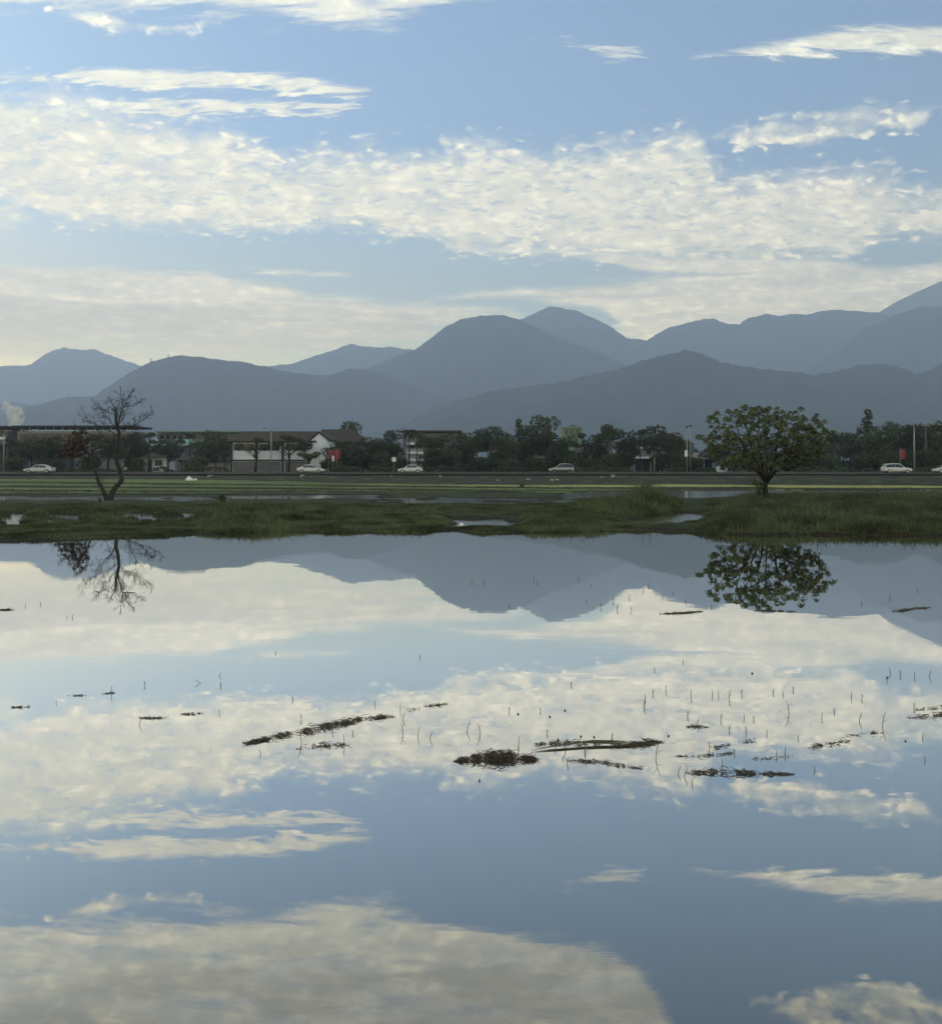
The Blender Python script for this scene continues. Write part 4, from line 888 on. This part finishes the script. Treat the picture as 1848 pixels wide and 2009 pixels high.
# ---------------------------------------------------------------- cars
def tyre_m(): return mat('rubber', (.02, .02, .02), .9, scale=3)
M_rub = tyre_m(); M_rim = mat('rim', (.4, .4, .42), .4, metal=.6, scale=3); M_cglass = mat('car_glass', (.02, .025, .03), .08, spec=.6, scale=1)
M_headl = mat('headlight_glass', (.6, .62, .65), .2, scale=3); M_taill = mat('taillight_red', (.3, .02, .02), .3, scale=3)
def car(px_, Y, dirn, paint, label, suv=False, L=4.5, lower=None):
    root = empty('parked_car', (gx(px_, Y), Y, .035), 0 if dirn > 0 else math.pi); tag(root, label, 'car', 'cars on the far road')
    h = L/2; Ht = 1.62 if suv else 1.43; bl = .92 if suv else .86
    # stations: x, half width, bottom z, shoulder z
    if suv: side = [(-h, .70, .42, .80), (-h+.08, .84, .30, 1.0), (-h*.6, .90, .26, 1.02), (0, .91, .24, .98), (h*.42, .90, .26, .95), (h*.80, .86, .28, .86), (h-.06, .74, .32, .72), (h, .62, .42, .60)]
    else: side = [(-h, .68, .42, .78), (-h+.10, .82, .30, .92), (-h*.6, .88, .26, .92), (0, .89, .22, .88), (h*.42, .88, .24, .86), (h*.80, .84, .26, .76), (h-.06, .72, .30, .64), (h, .60, .40, .54)]
    V = []; n = 8
    for x, w_, zb, zs in side:
        for (a, b) in ((-.82, 0), (-1, .18), (-1, .72), (-.9, 1.0), (.9, 1.0), (1, .72), (1, .18), (.82, 0)): V.append((x, a*w_, zb+(zs-zb)*b))
    Fc = [(i*n+j, (i+1)*n+j, (i+1)*n+(j+1) % n, i*n+(j+1) % n) for i in range(len(side)-1) for j in range(n)]
    Fc += [tuple(range(n)), tuple(range((len(side)-1)*n+n-1, (len(side)-1)*n-1, -1))]
    body = mesh_np('body', V, Fc, paint, root, True)
    bv = body.modifiers.new('bevel', 'BEVEL'); bv.width = .04; bv.segments = 2
    # cabin: roof loft
    if suv: cab = [(-h*.93, .98, .80), (-h*.78, Ht-.10, .68), (-h*.25, Ht, .66), (h*.12, Ht-.05, .66), (h*.48, .94, .78)]
    else: cab = [(-h*.78, .90, .76), (-h*.42, Ht-.08, .60), (-h*.10, Ht, .62), (h*.12, Ht-.05, .62), (h*.50, .86, .76)]
    m_ = len(cab); V = []
    for x, z, w_ in cab: V += [(x, -w_, z), (x, w_, z), (x, -.84, .84), (x, .84, .84)]
    Fc = []
    for i in range(m_-1):
        a, b = i*4, i*4+4; Fc += [(a, b, b+1, a+1), (a+2, b+2, b, a), (a+1, b+1, b+3, a+3)]
    e = (m_-1)*4; Fc += [(0, 1, 3, 2), (e+1, e, e+2, e+3)]
    mesh_np('cabin', V, Fc, paint, root)
    for s_ in (-1, 1):
        st = [(cab[0][0]*.35+cab[1][0]*.65, None), (cab[1][0]+.06, 1), (cab[2][0], 2), (cab[3][0]-.04, 3), (cab[3][0]*.42+cab[4][0]*.58, None)]
        def at_(x, f):
            z1 = float(np.interp(x, [c[0] for c in cab], [c[1] for c in cab])); w1 = float(np.interp(x, [c[0] for c in cab], [c[2] for c in cab]))
            return (x, s_*(.84+(w1-.84)*f+.022), .84+(z1-.84)*f)
        lo_ = [at_(x, .16) for x, _ in st]; hi_ = [at_(x, .86) for x, _ in st]
        for k0, k1, nm in ((0, 2, 'side_window'), (2, 4, 'side_window')):
            g0 = .04; P4 = lo_[k0:k1+1]+hi_[k0:k1+1][::-1]; n_ = len(P4)
            P4 = [(x+(g0 if (x == st[k0][0] and k0) else 0), y, z) for x, y, z in P4]; P4 += [(x, y-s_*.05, z) for x, y, z in P4]
            mesh_np(nm, P4, [tuple(range(n_)), tuple(range(2*n_-1, n_-1, -1))]+[(q, n_+q, n_+(q+1) % n_, (q+1) % n_) for q in range(n_)], M_cglass, root)
    for nm, i, j in (('windscreen', 4, 3), ('rear_window', 0, 1)):
        x0, z0, w0 = cab[i]; x1, z1, w1 = cab[j]; o_ = .03 if i else -.03
        P_ = [(x0+(x1-x0)*.12+o_, -w0*.88, z0+(z1-z0)*.12+.02), (x0+(x1-x0)*.12+o_, w0*.88, z0+(z1-z0)*.12+.02), (x0+(x1-x0)*.9+o_, w1*.9, z0+(z1-z0)*.9+.02), (x0+(x1-x0)*.9+o_, -w1*.9, z0+(z1-z0)*.9+.02)]
        P_ += [(x-o_*1.6, y, z-.04) for x, y, z in P_]
        mesh_np(nm, P_, [(0, 1, 2, 3), (7, 6, 5, 4), (0, 4, 5, 1), (1, 5, 6, 2), (2, 6, 7, 3), (3, 7, 4, 0)], M_cglass, root)
    for x in (-h*.62, h*.62):
        for s_ in (-1, 1):
            w_ = empty('wheel', (x, s_*.80, .33), 0, root); t = TB(); t.tube([(0, -.1, 0), (0, .1, 0)], .33, 16); t.build('tyre', M_rub, w_)
            t = TB(); t.tube([(0, -.115, 0), (0, .115, 0)], .20, 12); t.build('rim', M_rim, w_)
    for s_ in (-1, 1):
        t = TB(); t.box((h-.07, s_*.58, .66 if suv else .58), (.16, .26, .13)); t.build('headlight', M_headl, root)
        t = TB(); t.box((-h+.04, s_*.66, .84), (.14, .22, .18)); t.build('taillight', M_taill, root)
    if lower:
        t = TB(); t.box((0, 0, .42), (L*.82, 1.84, .26)); t.build('sill_cladding', lower, root)
    return root
def paint(name, c): return mat(name, c, .25, var=.05, spec=.5, scale=1)
P_silver = paint('paint_silver', (.42, .45, .48)); P_white = paint('paint_white', (.48, .51, .55)); P_grey = paint('paint_grey', (.25, .27, .29))
car(78, 165, -1, P_silver, 'silver sedan on the road at the west end, behind the grey shed trees', L=4.7)
car(610, 166, 1, P_white, 'white sedan half hidden below the gable of the white house', L=4.4)
car(805, 165, -1, P_white, 'white hatchback in front of the white apartment block', L=4.0)
car(1101, 164, -1, P_grey, 'grey estate car with dark lower sides below the domed tree', suv=True, L=4.0, lower=M_trim)
car(1758.5, 165, 1, P_white, 'white sport utility car beside the red banner and curved lamp post', suv=True, L=4.6)
car(1858, 166, -1, P_silver, 'silver car cut off at the east end of the road', L=4.5)
# ---------------------------------------------------------------- things lying on the verge
M_tarp = mat('tarp_white', (.68, .72, .74), .6, scale=3, var=.1); M_sack = mat('sack', (.30, .29, .24), .9, scale=4, var=.2)
def heap(px_, q, wpx, hpx, m, label, cat, name, seed):
    Y = gY(q); bm = bmesh.new(); bmesh.ops.create_icosphere(bm, subdivisions=3, radius=1); W_, H_ = wpx/F*Y/2, hpx/F*Y
    for v in bm.verts:
        k = 1+.32*n3(v.co.x*1.6+seed, v.co.y*1.6, v.co.z*1.6)+.12*n3(v.co.x*5, v.co.y*5+seed, v.co.z*5)
        v.co = Vector((v.co.x*W_*k, v.co.y*W_*.6*k, max(v.co.z, -.2)*H_*k*.85))
    me = bpy.data.meshes.new(name); bm.to_mesh(me); bm.free(); me.materials.append(m); o = bpy.data.objects.new(name, me); COL.objects.link(o)
    o.location = (gx(px_, Y), Y, .0); tag(o, label, cat)
heap(371, 943, 15, 9, M_tarp, 'white tarpaulin heap on the paddy edge west of the flat slab', 'tarpaulin', 'tarpaulin_heap', 1)
heap(383, 942.5, 8, 5, M_tarp, 'small white bundle just right of the white tarpaulin heap', 'bundle', 'cloth_bundle', 2)
for x, q, w_, h_, lb in [(768, 935, 6, 4, 'small pale sack on the verge below the white sign'), (864, 935, 8, 5, 'pale sack on the verge below the east end of the balconies'), (1036, 941, 12, 4, 'flat pale sack on the verge below the teal shopfront'),
                         (1083, 942.5, 10, 6, 'yellowish sack, left one of a pair below the grey car'), (1093, 941.5, 10, 5, 'yellowish sack, right one of a pair below the grey car'), (977, 942.5, 9, 3, 'thin pale sack below the pale-trunked trees'), (1180, 936, 9, 3, 'faint pale sack below the peach-walled house')]:
    heap(x, q, w_*.75, h_*.6, M_sack, lb, 'sack', 'sack', x)
# small plants standing alone in the paddies
def tuft(px_, q, hpx, wpx, label, seed, m=MG_dark, nm='paddy_weed'):
    g = np.random.default_rng(seed); Y = gY(q); V = []; Q = []; H = hpx/F*Y; W_ = wpx/F*Y
    for i in range(90):
        a = g.uniform(0, 6.28); r = g.uniform(0, W_*.25); b0 = Vector((math.cos(a)*r, math.sin(a)*r, 0)); h = H*g.uniform(.4, 1.05); tl = g.uniform(0, .5)*W_
        tip = b0+Vector((math.cos(a)*tl, math.sin(a)*tl, h)); md = b0.lerp(tip, .6)+Vector((0, 0, h*.1)); s_ = Vector((-math.sin(a), math.cos(a), 0))*.016
        b = len(V); V += [b0-s_, b0+s_, md+s_, md-s_, tip]; Q += [(b, b+1, b+2, b+3), (b+3, b+2, b+4)]
    o = mesh_np(nm, V, Q, m); o.location = (gx(px_, Y), Y, 0); tag(o, label, 'weed')
tuft(437, 985, 18, 16, 'dark leafy weed standing up beside the silver strip of water', 1)
tuft(1024, 958, 10, 12, 'single dark bush on the bright green strip', 2)
tuft(1266, 958, 10, 34, 'wide dark bush on the bright green strip behind the tall grass', 3)
tuft(175, 966, 5, 14, 'small dark weed on the bund just left of the forked trunk', 4)
tuft(196, 985, 8, 6, 'tiny weed beside the foot of the forked trunk', 5)
# white lump shaped to stand in for a water glint at the channel mouth
heap(905.5, 1031, 10, 6, M_tarp, 'small white lump standing in for a water glint at the mouth of the dark channel', 'glint', 'glint_lump', 8)
# ---------------------------------------------------------------- floating debris and dead stalks
M_deb = mat('rotten_straw', (.085, .072, .064), .8, scale=60, var=.7); M_reed = mat('wet_reed', (.085, .095, .06), .7, scale=8, var=.3); M_stalk = mat('dead_stalk', (.13, .115, .095), .9, scale=10, var=.3)
def debris(path, wpx, n, label, seed, hgt=.02, L=.05, m=M_deb, r=.0016, dens=None):
    """path in px; floating litter of short straw pieces along it"""
    g = np.random.default_rng(seed); pts = [Vector((gx(x, gY(y)), gY(y), 0)) for x, y in path]; c0 = sum(pts, Vector())/len(pts); t = TB()
    ym = sum(p[1] for p in path)/len(path); wY = (gY(ym-wpx/2)-gY(ym+wpx/2))*.5; n = int(n*.5); scl = gY(ym)/5.6
    seg = [(pts[i+1]-pts[i]).length for i in range(len(pts)-1)]; tot = sum(seg)
    for i in range(n):
        u = g.uniform(0, tot); j = 0
        while j < len(seg)-1 and u > seg[j]: u -= seg[j]; j += 1
        p = pts[j].lerp(pts[j+1], u/seg[j]); f = 1.0
        tt = (p-pts[0]).length/max((pts[-1]-pts[0]).length, 1e-6); f = (math.sin(math.pi*min(max(tt, .02), .98))**.5) if dens is None else dens(tt)
        if f < g.uniform(0, .35) or n3(p.x*22/scl, p.y*9, seed) < g.uniform(-.42, .1): continue
        p = p+Vector((g.normal(0, .012)*scl, g.normal(0, .26)*wY*f, 0))
        a = g.normal(0, .5)+(0 if g.uniform() < .75 else g.uniform(0, 3)); l = L*g.uniform(.2, .85)*scl; z = abs(g.normal(0, .5))*hgt*f*.7
        d = Vector((math.cos(a), math.sin(a), g.normal(0, .22))); k = p-c0+Vector((0, 0, z+.001))
        rr_ = r*scl*g.uniform(.6, 1.5); q = [k-d*l/2, k+Vector((0, g.normal(0, .004), g.normal(0, .003))), k+d*l/2]; t.tube(q, [rr_*.6, rr_, rr_*.5], 3, False)
    o = t.build('floating_debris', m); o.location = c0; tag(o, label, 'debris', 'drifts of rotten straw on the flooded paddy')
debris([(484,1460),(530,1449),(590,1437),(650,1425),(710,1411),(768,1407)], 20, 1900, 'long slanting drift of dark straw, the longest one on the water', 1, .03, .06, dens=lambda t: .35+.75*math.exp(-((t-.55)/.3)**2))
debris([(585,1470),(620,1464),(680,1462)], 16, 330, 'small straw drift just below the long slanting one', 2, .02, .04)
debris([(900,1494),(950,1489),(1000,1489),(1048,1491)], 26, 4200, 'thick black hump of tangled straw near the middle of the water', 3, .05, .05)
debris([(1044,1462),(1120,1458),(1180,1462),(1240,1463),(1300,1456)], 14, 700, 'straggly straw drift mixed with a long green reed', 4, .025, .05)
debris([(1120,1493),(1180,1496),(1210,1502),(1255,1508)], 12, 420, 'thin bent line of straw right of the black hump', 5, .015, .04)
debris([(1344,1517),(1400,1516),(1440,1518),(1490,1519),(1552,1520)], 12, 1000, 'flat dense straw drift, the nearest one on the east side', 6, .03, .05, dens=lambda t: .25+.85*math.exp(-((t-.4)/.3)**2))
debris([(1330,1484),(1365,1486),(1408,1480)], 8, 200, 'short dark straw drift between the green reed and the flat dense drift', 7, .015, .035)
debris([(1395,1470),(1430,1462),(1482,1453)], 16, 170, 'scattered straw bits slanting up from the short dark drift', 8, .015, .035, dens=lambda t: .6)
debris([(1480,1490),(1520,1488),(1555,1484)], 10, 90, 'sparse straw bits right of the short dark drift', 9, .012, .03)
debris([(1584,1468),(1625,1461),(1665,1453)], 18, 260, 'loose cluster of straw bits in the east part of the water', 10, .02, .035, dens=lambda t: .7)
debris([(1672,1444),(1700,1440),(1732,1438)], 10, 110, 'small straw patch at the foot of the tall dark stalk', 11, .015, .035)
debris([(1785,1409),(1820,1406),(1870,1402)], 14, 260, 'dark straw drift running out at the east edge', 12, .02, .045)
debris([(1800,1394),(1835,1390),(1880,1387)], 8, 120, 'thin straw line just beyond the drift at the east edge', 13, .012, .045)
debris([(1346,1427),(1364,1425),(1382,1428)], 7, 110, 'tiny straw tuft hanging from a bent stalk', 14, .012, .035)
debris([(272,1409),(300,1410),(322,1409)], 4, 90, 'short thin straw line in the west part of the water', 15, .008, .05)
debris([(350,1402),(368,1402),(390,1400)], 6, 120, 'small dark straw patch right of the short thin line', 16, .012, .04)
debris([(838,1386),(858,1384),(876,1382)], 6, 110, 'small straw patch beyond the end of the long slanting drift', 17, .012, .04)
debris([(792,1396),(806,1394),(822,1391)], 7, 80, 'faint straw bits between the long drift and the patch beyond it', 18, .01, .03)
debris([(198,1361),(208,1361),(222,1360)], 4, 50, 'small straw bit at the foot of the lone west stalk', 19, .01, .04)
debris([(25,1388),(40,1389),(56,1387)], 5, 60, 'small straw bit at the west edge', 20, .01, .04)
debris([(142,1365),(152,1365),(164,1365)], 3, 40, 'thin straw bit west of the lone stalk', 21, .008, .04)
debris([(1300,1205),(1340,1203),(1378,1200)], 4, 260, 'far straw line in the reflection of the hills', 22, .008, .05)
debris([(1490,1198),(1525,1199),(1560,1200)], 4, 260, 'far straw line below the reflection of the green tree', 23, .008, .05)
debris([(1750,1201),(1785,1196),(1818,1192)], 5, 260, 'far slanting straw line near the east edge', 24, .01, .05)
debris([(-10,1197),(10,1197),(26,1196)], 4, 160, 'far straw line at the west edge', 25, .008, .05)
debris([(1230,1464),(1262,1460),(1290,1456)], 12, 420, 'dark tangle at the end of the green reed', 26, .03, .04)
debris([(1405,1482),(1420,1481),(1440,1478)], 6, 60, 'few straw crumbs right of the short dark drift', 27, .01, .03)
t = TB()
P_ = [Vector((gx(x, gY(y)), gY(y), .006+.012*math.sin(i*.8))) for i, (x, y) in enumerate([(1050,1473),(1100,1467),(1150,1462),(1200,1462),(1245,1464),(1262,1467)])]
for dy_, r_ in ((0, .004), (.02, .0028), (-.02, .0028), (.035, .0024)): t.tube([p-P_[2]+Vector((dy_*1.3, dy_, 0)) for p in P_], [r_*.3, r_, r_, r_, r_*.8, r_*.3], 5)
o = t.build('floating_reed', M_reed); o.location = P_[2]; tag(o, 'long grey-green reed bundle lying flat among the straw', 'reed')
t = TB(); Y_ = gY(1341); t.tube([(0, 0, .026), (.042, 0, .0), (.0, 0.0, -.02)], [.0022, .003, .002], 5)
o = t.build('bent_stalk', M_stalk); o.location = (gx(383, Y_), Y_, 0); tag(o, 'single bent stalk making an arrow shape with its reflection', 'stalk')
# dead rice stalks standing in the water
S_ = [(218,1361,17,0),(285,1345,10,1),(430,1327,8,2),(432,1346,8,1),(272,1422,14,2),(593,1459,30,1),(676,1463,22,0),(513,1480,10,2),(575,1374,8,1),(592,1412,12,1),(430,1400,8,0),(652,1435,14,0),(693,1440,8,1),
 (790,1412,14,1),(792,1440,22,1),(820,1445,18,0),(842,1450,16,2),(785,1395,14,0),(914,1435,22,2),(943,1440,22,1),(1017,1460,16,0),(998,1396,9,1),(1016,1476,14,0),(1061,1396,8,1),(1090,1470,10,0),(1112,1472,24,2),(1112,1500,14,1),
 (1148,1474,14,0),(1148,1480,24,0),(1199,1459,14,0),(1200,1448,10,1),(1262,1386,16,1),(1266,1376,14,0),(1280,1362,10,1),(1306,1355,11,0),(1355,1367,14,0),(1366,1423,14,2),(1348,1406,12,1),(1398,1364,12,0),(1410,1366,10,0),(1429,1371,18,1),
 (1454,1362,10,1),(1413,1413,14,1),(1460,1410,10,0),(1430,1434,10,1),(1464,1438,14,0),(1516,1361,8,1),(1536,1364,7,0),(1549,1400,26,1),(1557,1355,8,1),(1612,1409,12,0),(1637,1398,10,0),(1670,1369,12,0),(1684,1415,18,2),(1690,1372,10,1),
 (1730,1425,30,1),(1792,1390,12,1),(1810,1448,10,0),(1816,1492,9,2),(1748,1322,12,2),(1765,1325,11,1),(1740,1336,7,0),(1794,1328,10,0),(1822,1328,13,2),(1285,1488,36,1),(1329,1518,16,2),(1341,1524,20,2),(1358,1540,12,0),(1442,1478,10,1),
 (1417,1502,14,0),(1393,1470,16,1),(1540,1480,14,0),(1524,1484,12,0),(1565,1450,7,1),(1600,1512,10,2),(1284,1316,6,0),(1340,1300,6,0),(926,1143,7,0),(951,1143,8,2),(1047,1140,6,0),(1055,1145,5,1),(1133,1135,8,2),(1160,1150,5,0),
 (1204,1180,9,1),(1210,1196,10,1),(1233,1174,8,2),(1262,1160,6,0),(1240,1198,9,2),(1178,1192,9,1),(1150,1180,5,0),(1272,1150,7,0),(1000,1190,5,1),(1300,1172,6,0),(1320,1165,5,2),(1345,1182,6,0),(1395,1192,5,1),(110,1380,6,0),(132,1212,5,0),(143,1212,6,1),
 (50,1190,6,0),(80,1186,6,1),(1690,1186,6,0),(1745,1175,6,1),(1800,1160,5,0),(824,1290,7,0),(540,1282,5,1),(1120,1345,8,1),(735,1383,9,0),(1072,1440,10,1),(1504,1440,9,0),(1478,1412,8,1),(940,1532,6,0),(1075,1605,0,0)]
def stalk(i, x, y, hpx, k):
    if hpx <= 0: return
    g = np.random.default_rng(900+i); Y = gY(y); H = hpx/F*Y*1.0; t = TB(); b = H*(.09, .26, .5)[k]*(1 if g.uniform() < .5 else -1)
    r = max(.0016, .00062*Y**.72); t.tube([(0, 0, -.04), (b*.3, 0, H*.35), (b*.75, b*.2, H*.75), (b*(.55 if k == 2 else 1.1), 0, H)], [r, r*.9, r*.75, r*.45], 4)
    if k == 1: t.tube([(b*.5, 0, H*.55), (b*.5-b*1.1, .0, H*.85)], [r*.6, r*.3], 3); t.tube([(b*.3, 0, H*.3), (b*1.6, 0, H*.42)], [r*.6, r*.3], 3)
    o = t.build('rice_stalk', M_stalk); o.location = (gx(x, Y), Y, 0); tag(o, 'thin dead rice stalk sticking up from the flooded paddy', 'stalk', 'dead rice stalks in the flooded paddy')
for i, s_ in enumerate(S_): stalk(i, *s_)
# small snails and crumbs floating
for i, (x, y) in enumerate([(940,1533),(1740,1330),(1776,1455),(1094,1452),(1475,1322),(1165,1447),(1139,1446),(1311,1445),(1016,1402),(1078,1407),(1108,1395)]):
    bm = bmesh.new(); bmesh.ops.create_icosphere(bm, subdivisions=2, radius=1)
    Y = gY(y); s_ = .0048*Y/5
    for v in bm.verts:
        a = math.atan2(v.co.y, v.co.x); v.co = Vector((v.co.x*s_*(1+.25*math.cos(a)), v.co.y*s_*.8, v.co.z*s_*.9*(1+.35*v.co.x)))
    me = bpy.data.meshes.new('snail_shell'); bm.to_mesh(me); bm.free(); me.materials.append(M_deb); me.polygons.foreach_set('use_smooth', [True]*len(me.polygons))
    o = bpy.data.objects.new('snail_shell', me); COL.objects.link(o); o.location = (gx(x, Y), Y, s_*.5); tag(o, 'tiny dark snail shell dotting the water surface', 'snail shell', 'snail shells on the flooded paddy')
# ---------------------------------------------------------------- steam and pylons
def steam():
    bm = bmesh.new(); g = np.random.default_rng(3); Yp = 330
    for (x, y, r) in [(27,842,9),(27,834,11),(32,826,12),(38,818,12),(30,812,13),(22,806,12),(14,800,10),(12,794,8),(17,803,10),(35,806,10),(40,812,9),(25,818,12)]:
        m_ = bmesh.ops.create_icosphere(bm, subdivisions=3, radius=r/F*Yp)['verts']
        for v in m_:
            n_ = v.co.normalized(); v.co += n_*(r/F*Yp)*.35*n3(n_.x*2+x, n_.y*2, n_.z*2+y)
            v.co += Vector((gx(x, Yp)-gx(25, Yp), g.normal(0, .0), gz(y, Yp)))
    me = bpy.data.meshes.new('steam_plume'); bm.to_mesh(me); bm.free(); o = bpy.data.objects.new('steam_plume', me); COL.objects.link(o)
    rm = o.modifiers.new('remesh', 'REMESH'); rm.mode = 'VOXEL'; rm.voxel_size = .35; rm.use_smooth_shade = True
    o.location = (gx(25, Yp), Yp, 0); tag(o, 'white steam plume rising behind the west halls', 'steam', kind='stuff')
    M = bpy.data.materials.new('steam'); M.use_nodes = True; t = NT(M.node_tree)
    pos = t.n('ShaderNodeTexCoord').outputs['Object']; n_ = t.noise(pos, .55, 4, .6)
    v = t.n('ShaderNodeVolumePrincipled'); v.inputs['Color'].default_value = (.97, .95, .9, 1); t.put(v.inputs['Density'], t.m('MULTIPLY', t.ss(n_, .36, .6), .38)); v.inputs['Anisotropy'].default_value = .3
    t.n('ShaderNodeOutputMaterial', {1: v.outputs[0]}); o.data.materials.append(M)
steam()
M_pyl = mat('pylon_steel', (.12, .13, .14), .6, scale=1)
for i, (x, yb, h_, lb) in enumerate([(296, 711, 10, 'left one of two tiny lattice pylons on the west hill'), (330, 702, 9, 'tiny lattice pylon next to the summit of the west hill'), (548, 721, 9, 'tiny lattice pylon in the saddle right of the west hill')]):
    Y = 4500; H = h_/F*Y; z0 = gz(yb, Y)-4; t = TB(); a = H*.13
    for sx_ in (-1, 1):
        for sy_ in (-1, 1): t.tube([(sx_*a, sy_*a, 0), (sx_*a*.25, sy_*a*.25, H)], .5, 4)
    for k in range(5):
        f = 1-k*.17; t.tube([(-a*f, -a*f, H*k*.17), (a*(f-.1), -a*(f-.1), H*(k+1)*.17)], .3, 3); t.tube([(a*f, -a*f, H*k*.17), (-a*(f-.1), -a*(f-.1), H*(k+1)*.17)], .3, 3)
    for zz in (.72, .84, .96): t.tube([(-H*.17, 0, H*zz), (H*.17, 0, H*zz)], .5, 4)
    o = t.build('pylon', M_pyl); o.location = (gx(x, Y), Y, z0); tag(o, lb, 'pylon', 'pylons on the west hill')
# ---------------------------------------------------------------- haze: one closed box of even air
def haze():
    x0, x1, y0, y1, z0, z1 = -9800, 9800, -700, 9700, -6.0, 1700
    V = [(x, y, z) for x in (x0, x1) for y in (y0, y1) for z in (z0, z1)]
    Fc = [(0, 1, 3, 2), (4, 6, 7, 5), (0, 4, 5, 1), (2, 3, 7, 6), (0, 2, 6, 4), (1, 5, 7, 3)]
    o = mesh_np('haze', V, Fc); tag(o, kind='stuff')
    M = bpy.data.materials.new('haze_air'); M.use_nodes = True; t = NT(M.node_tree)
    v = t.n('ShaderNodeVolumePrincipled'); v.inputs['Color'].default_value = (.58, .735, 1.0, 1); v.inputs['Density'].default_value = HAZE
    v.inputs['Anisotropy'].default_value = .35
    t.n('ShaderNodeOutputMaterial', {1: v.outputs[0]}); o.data.materials.append(M)
HAZE = 2.0e-4
haze()
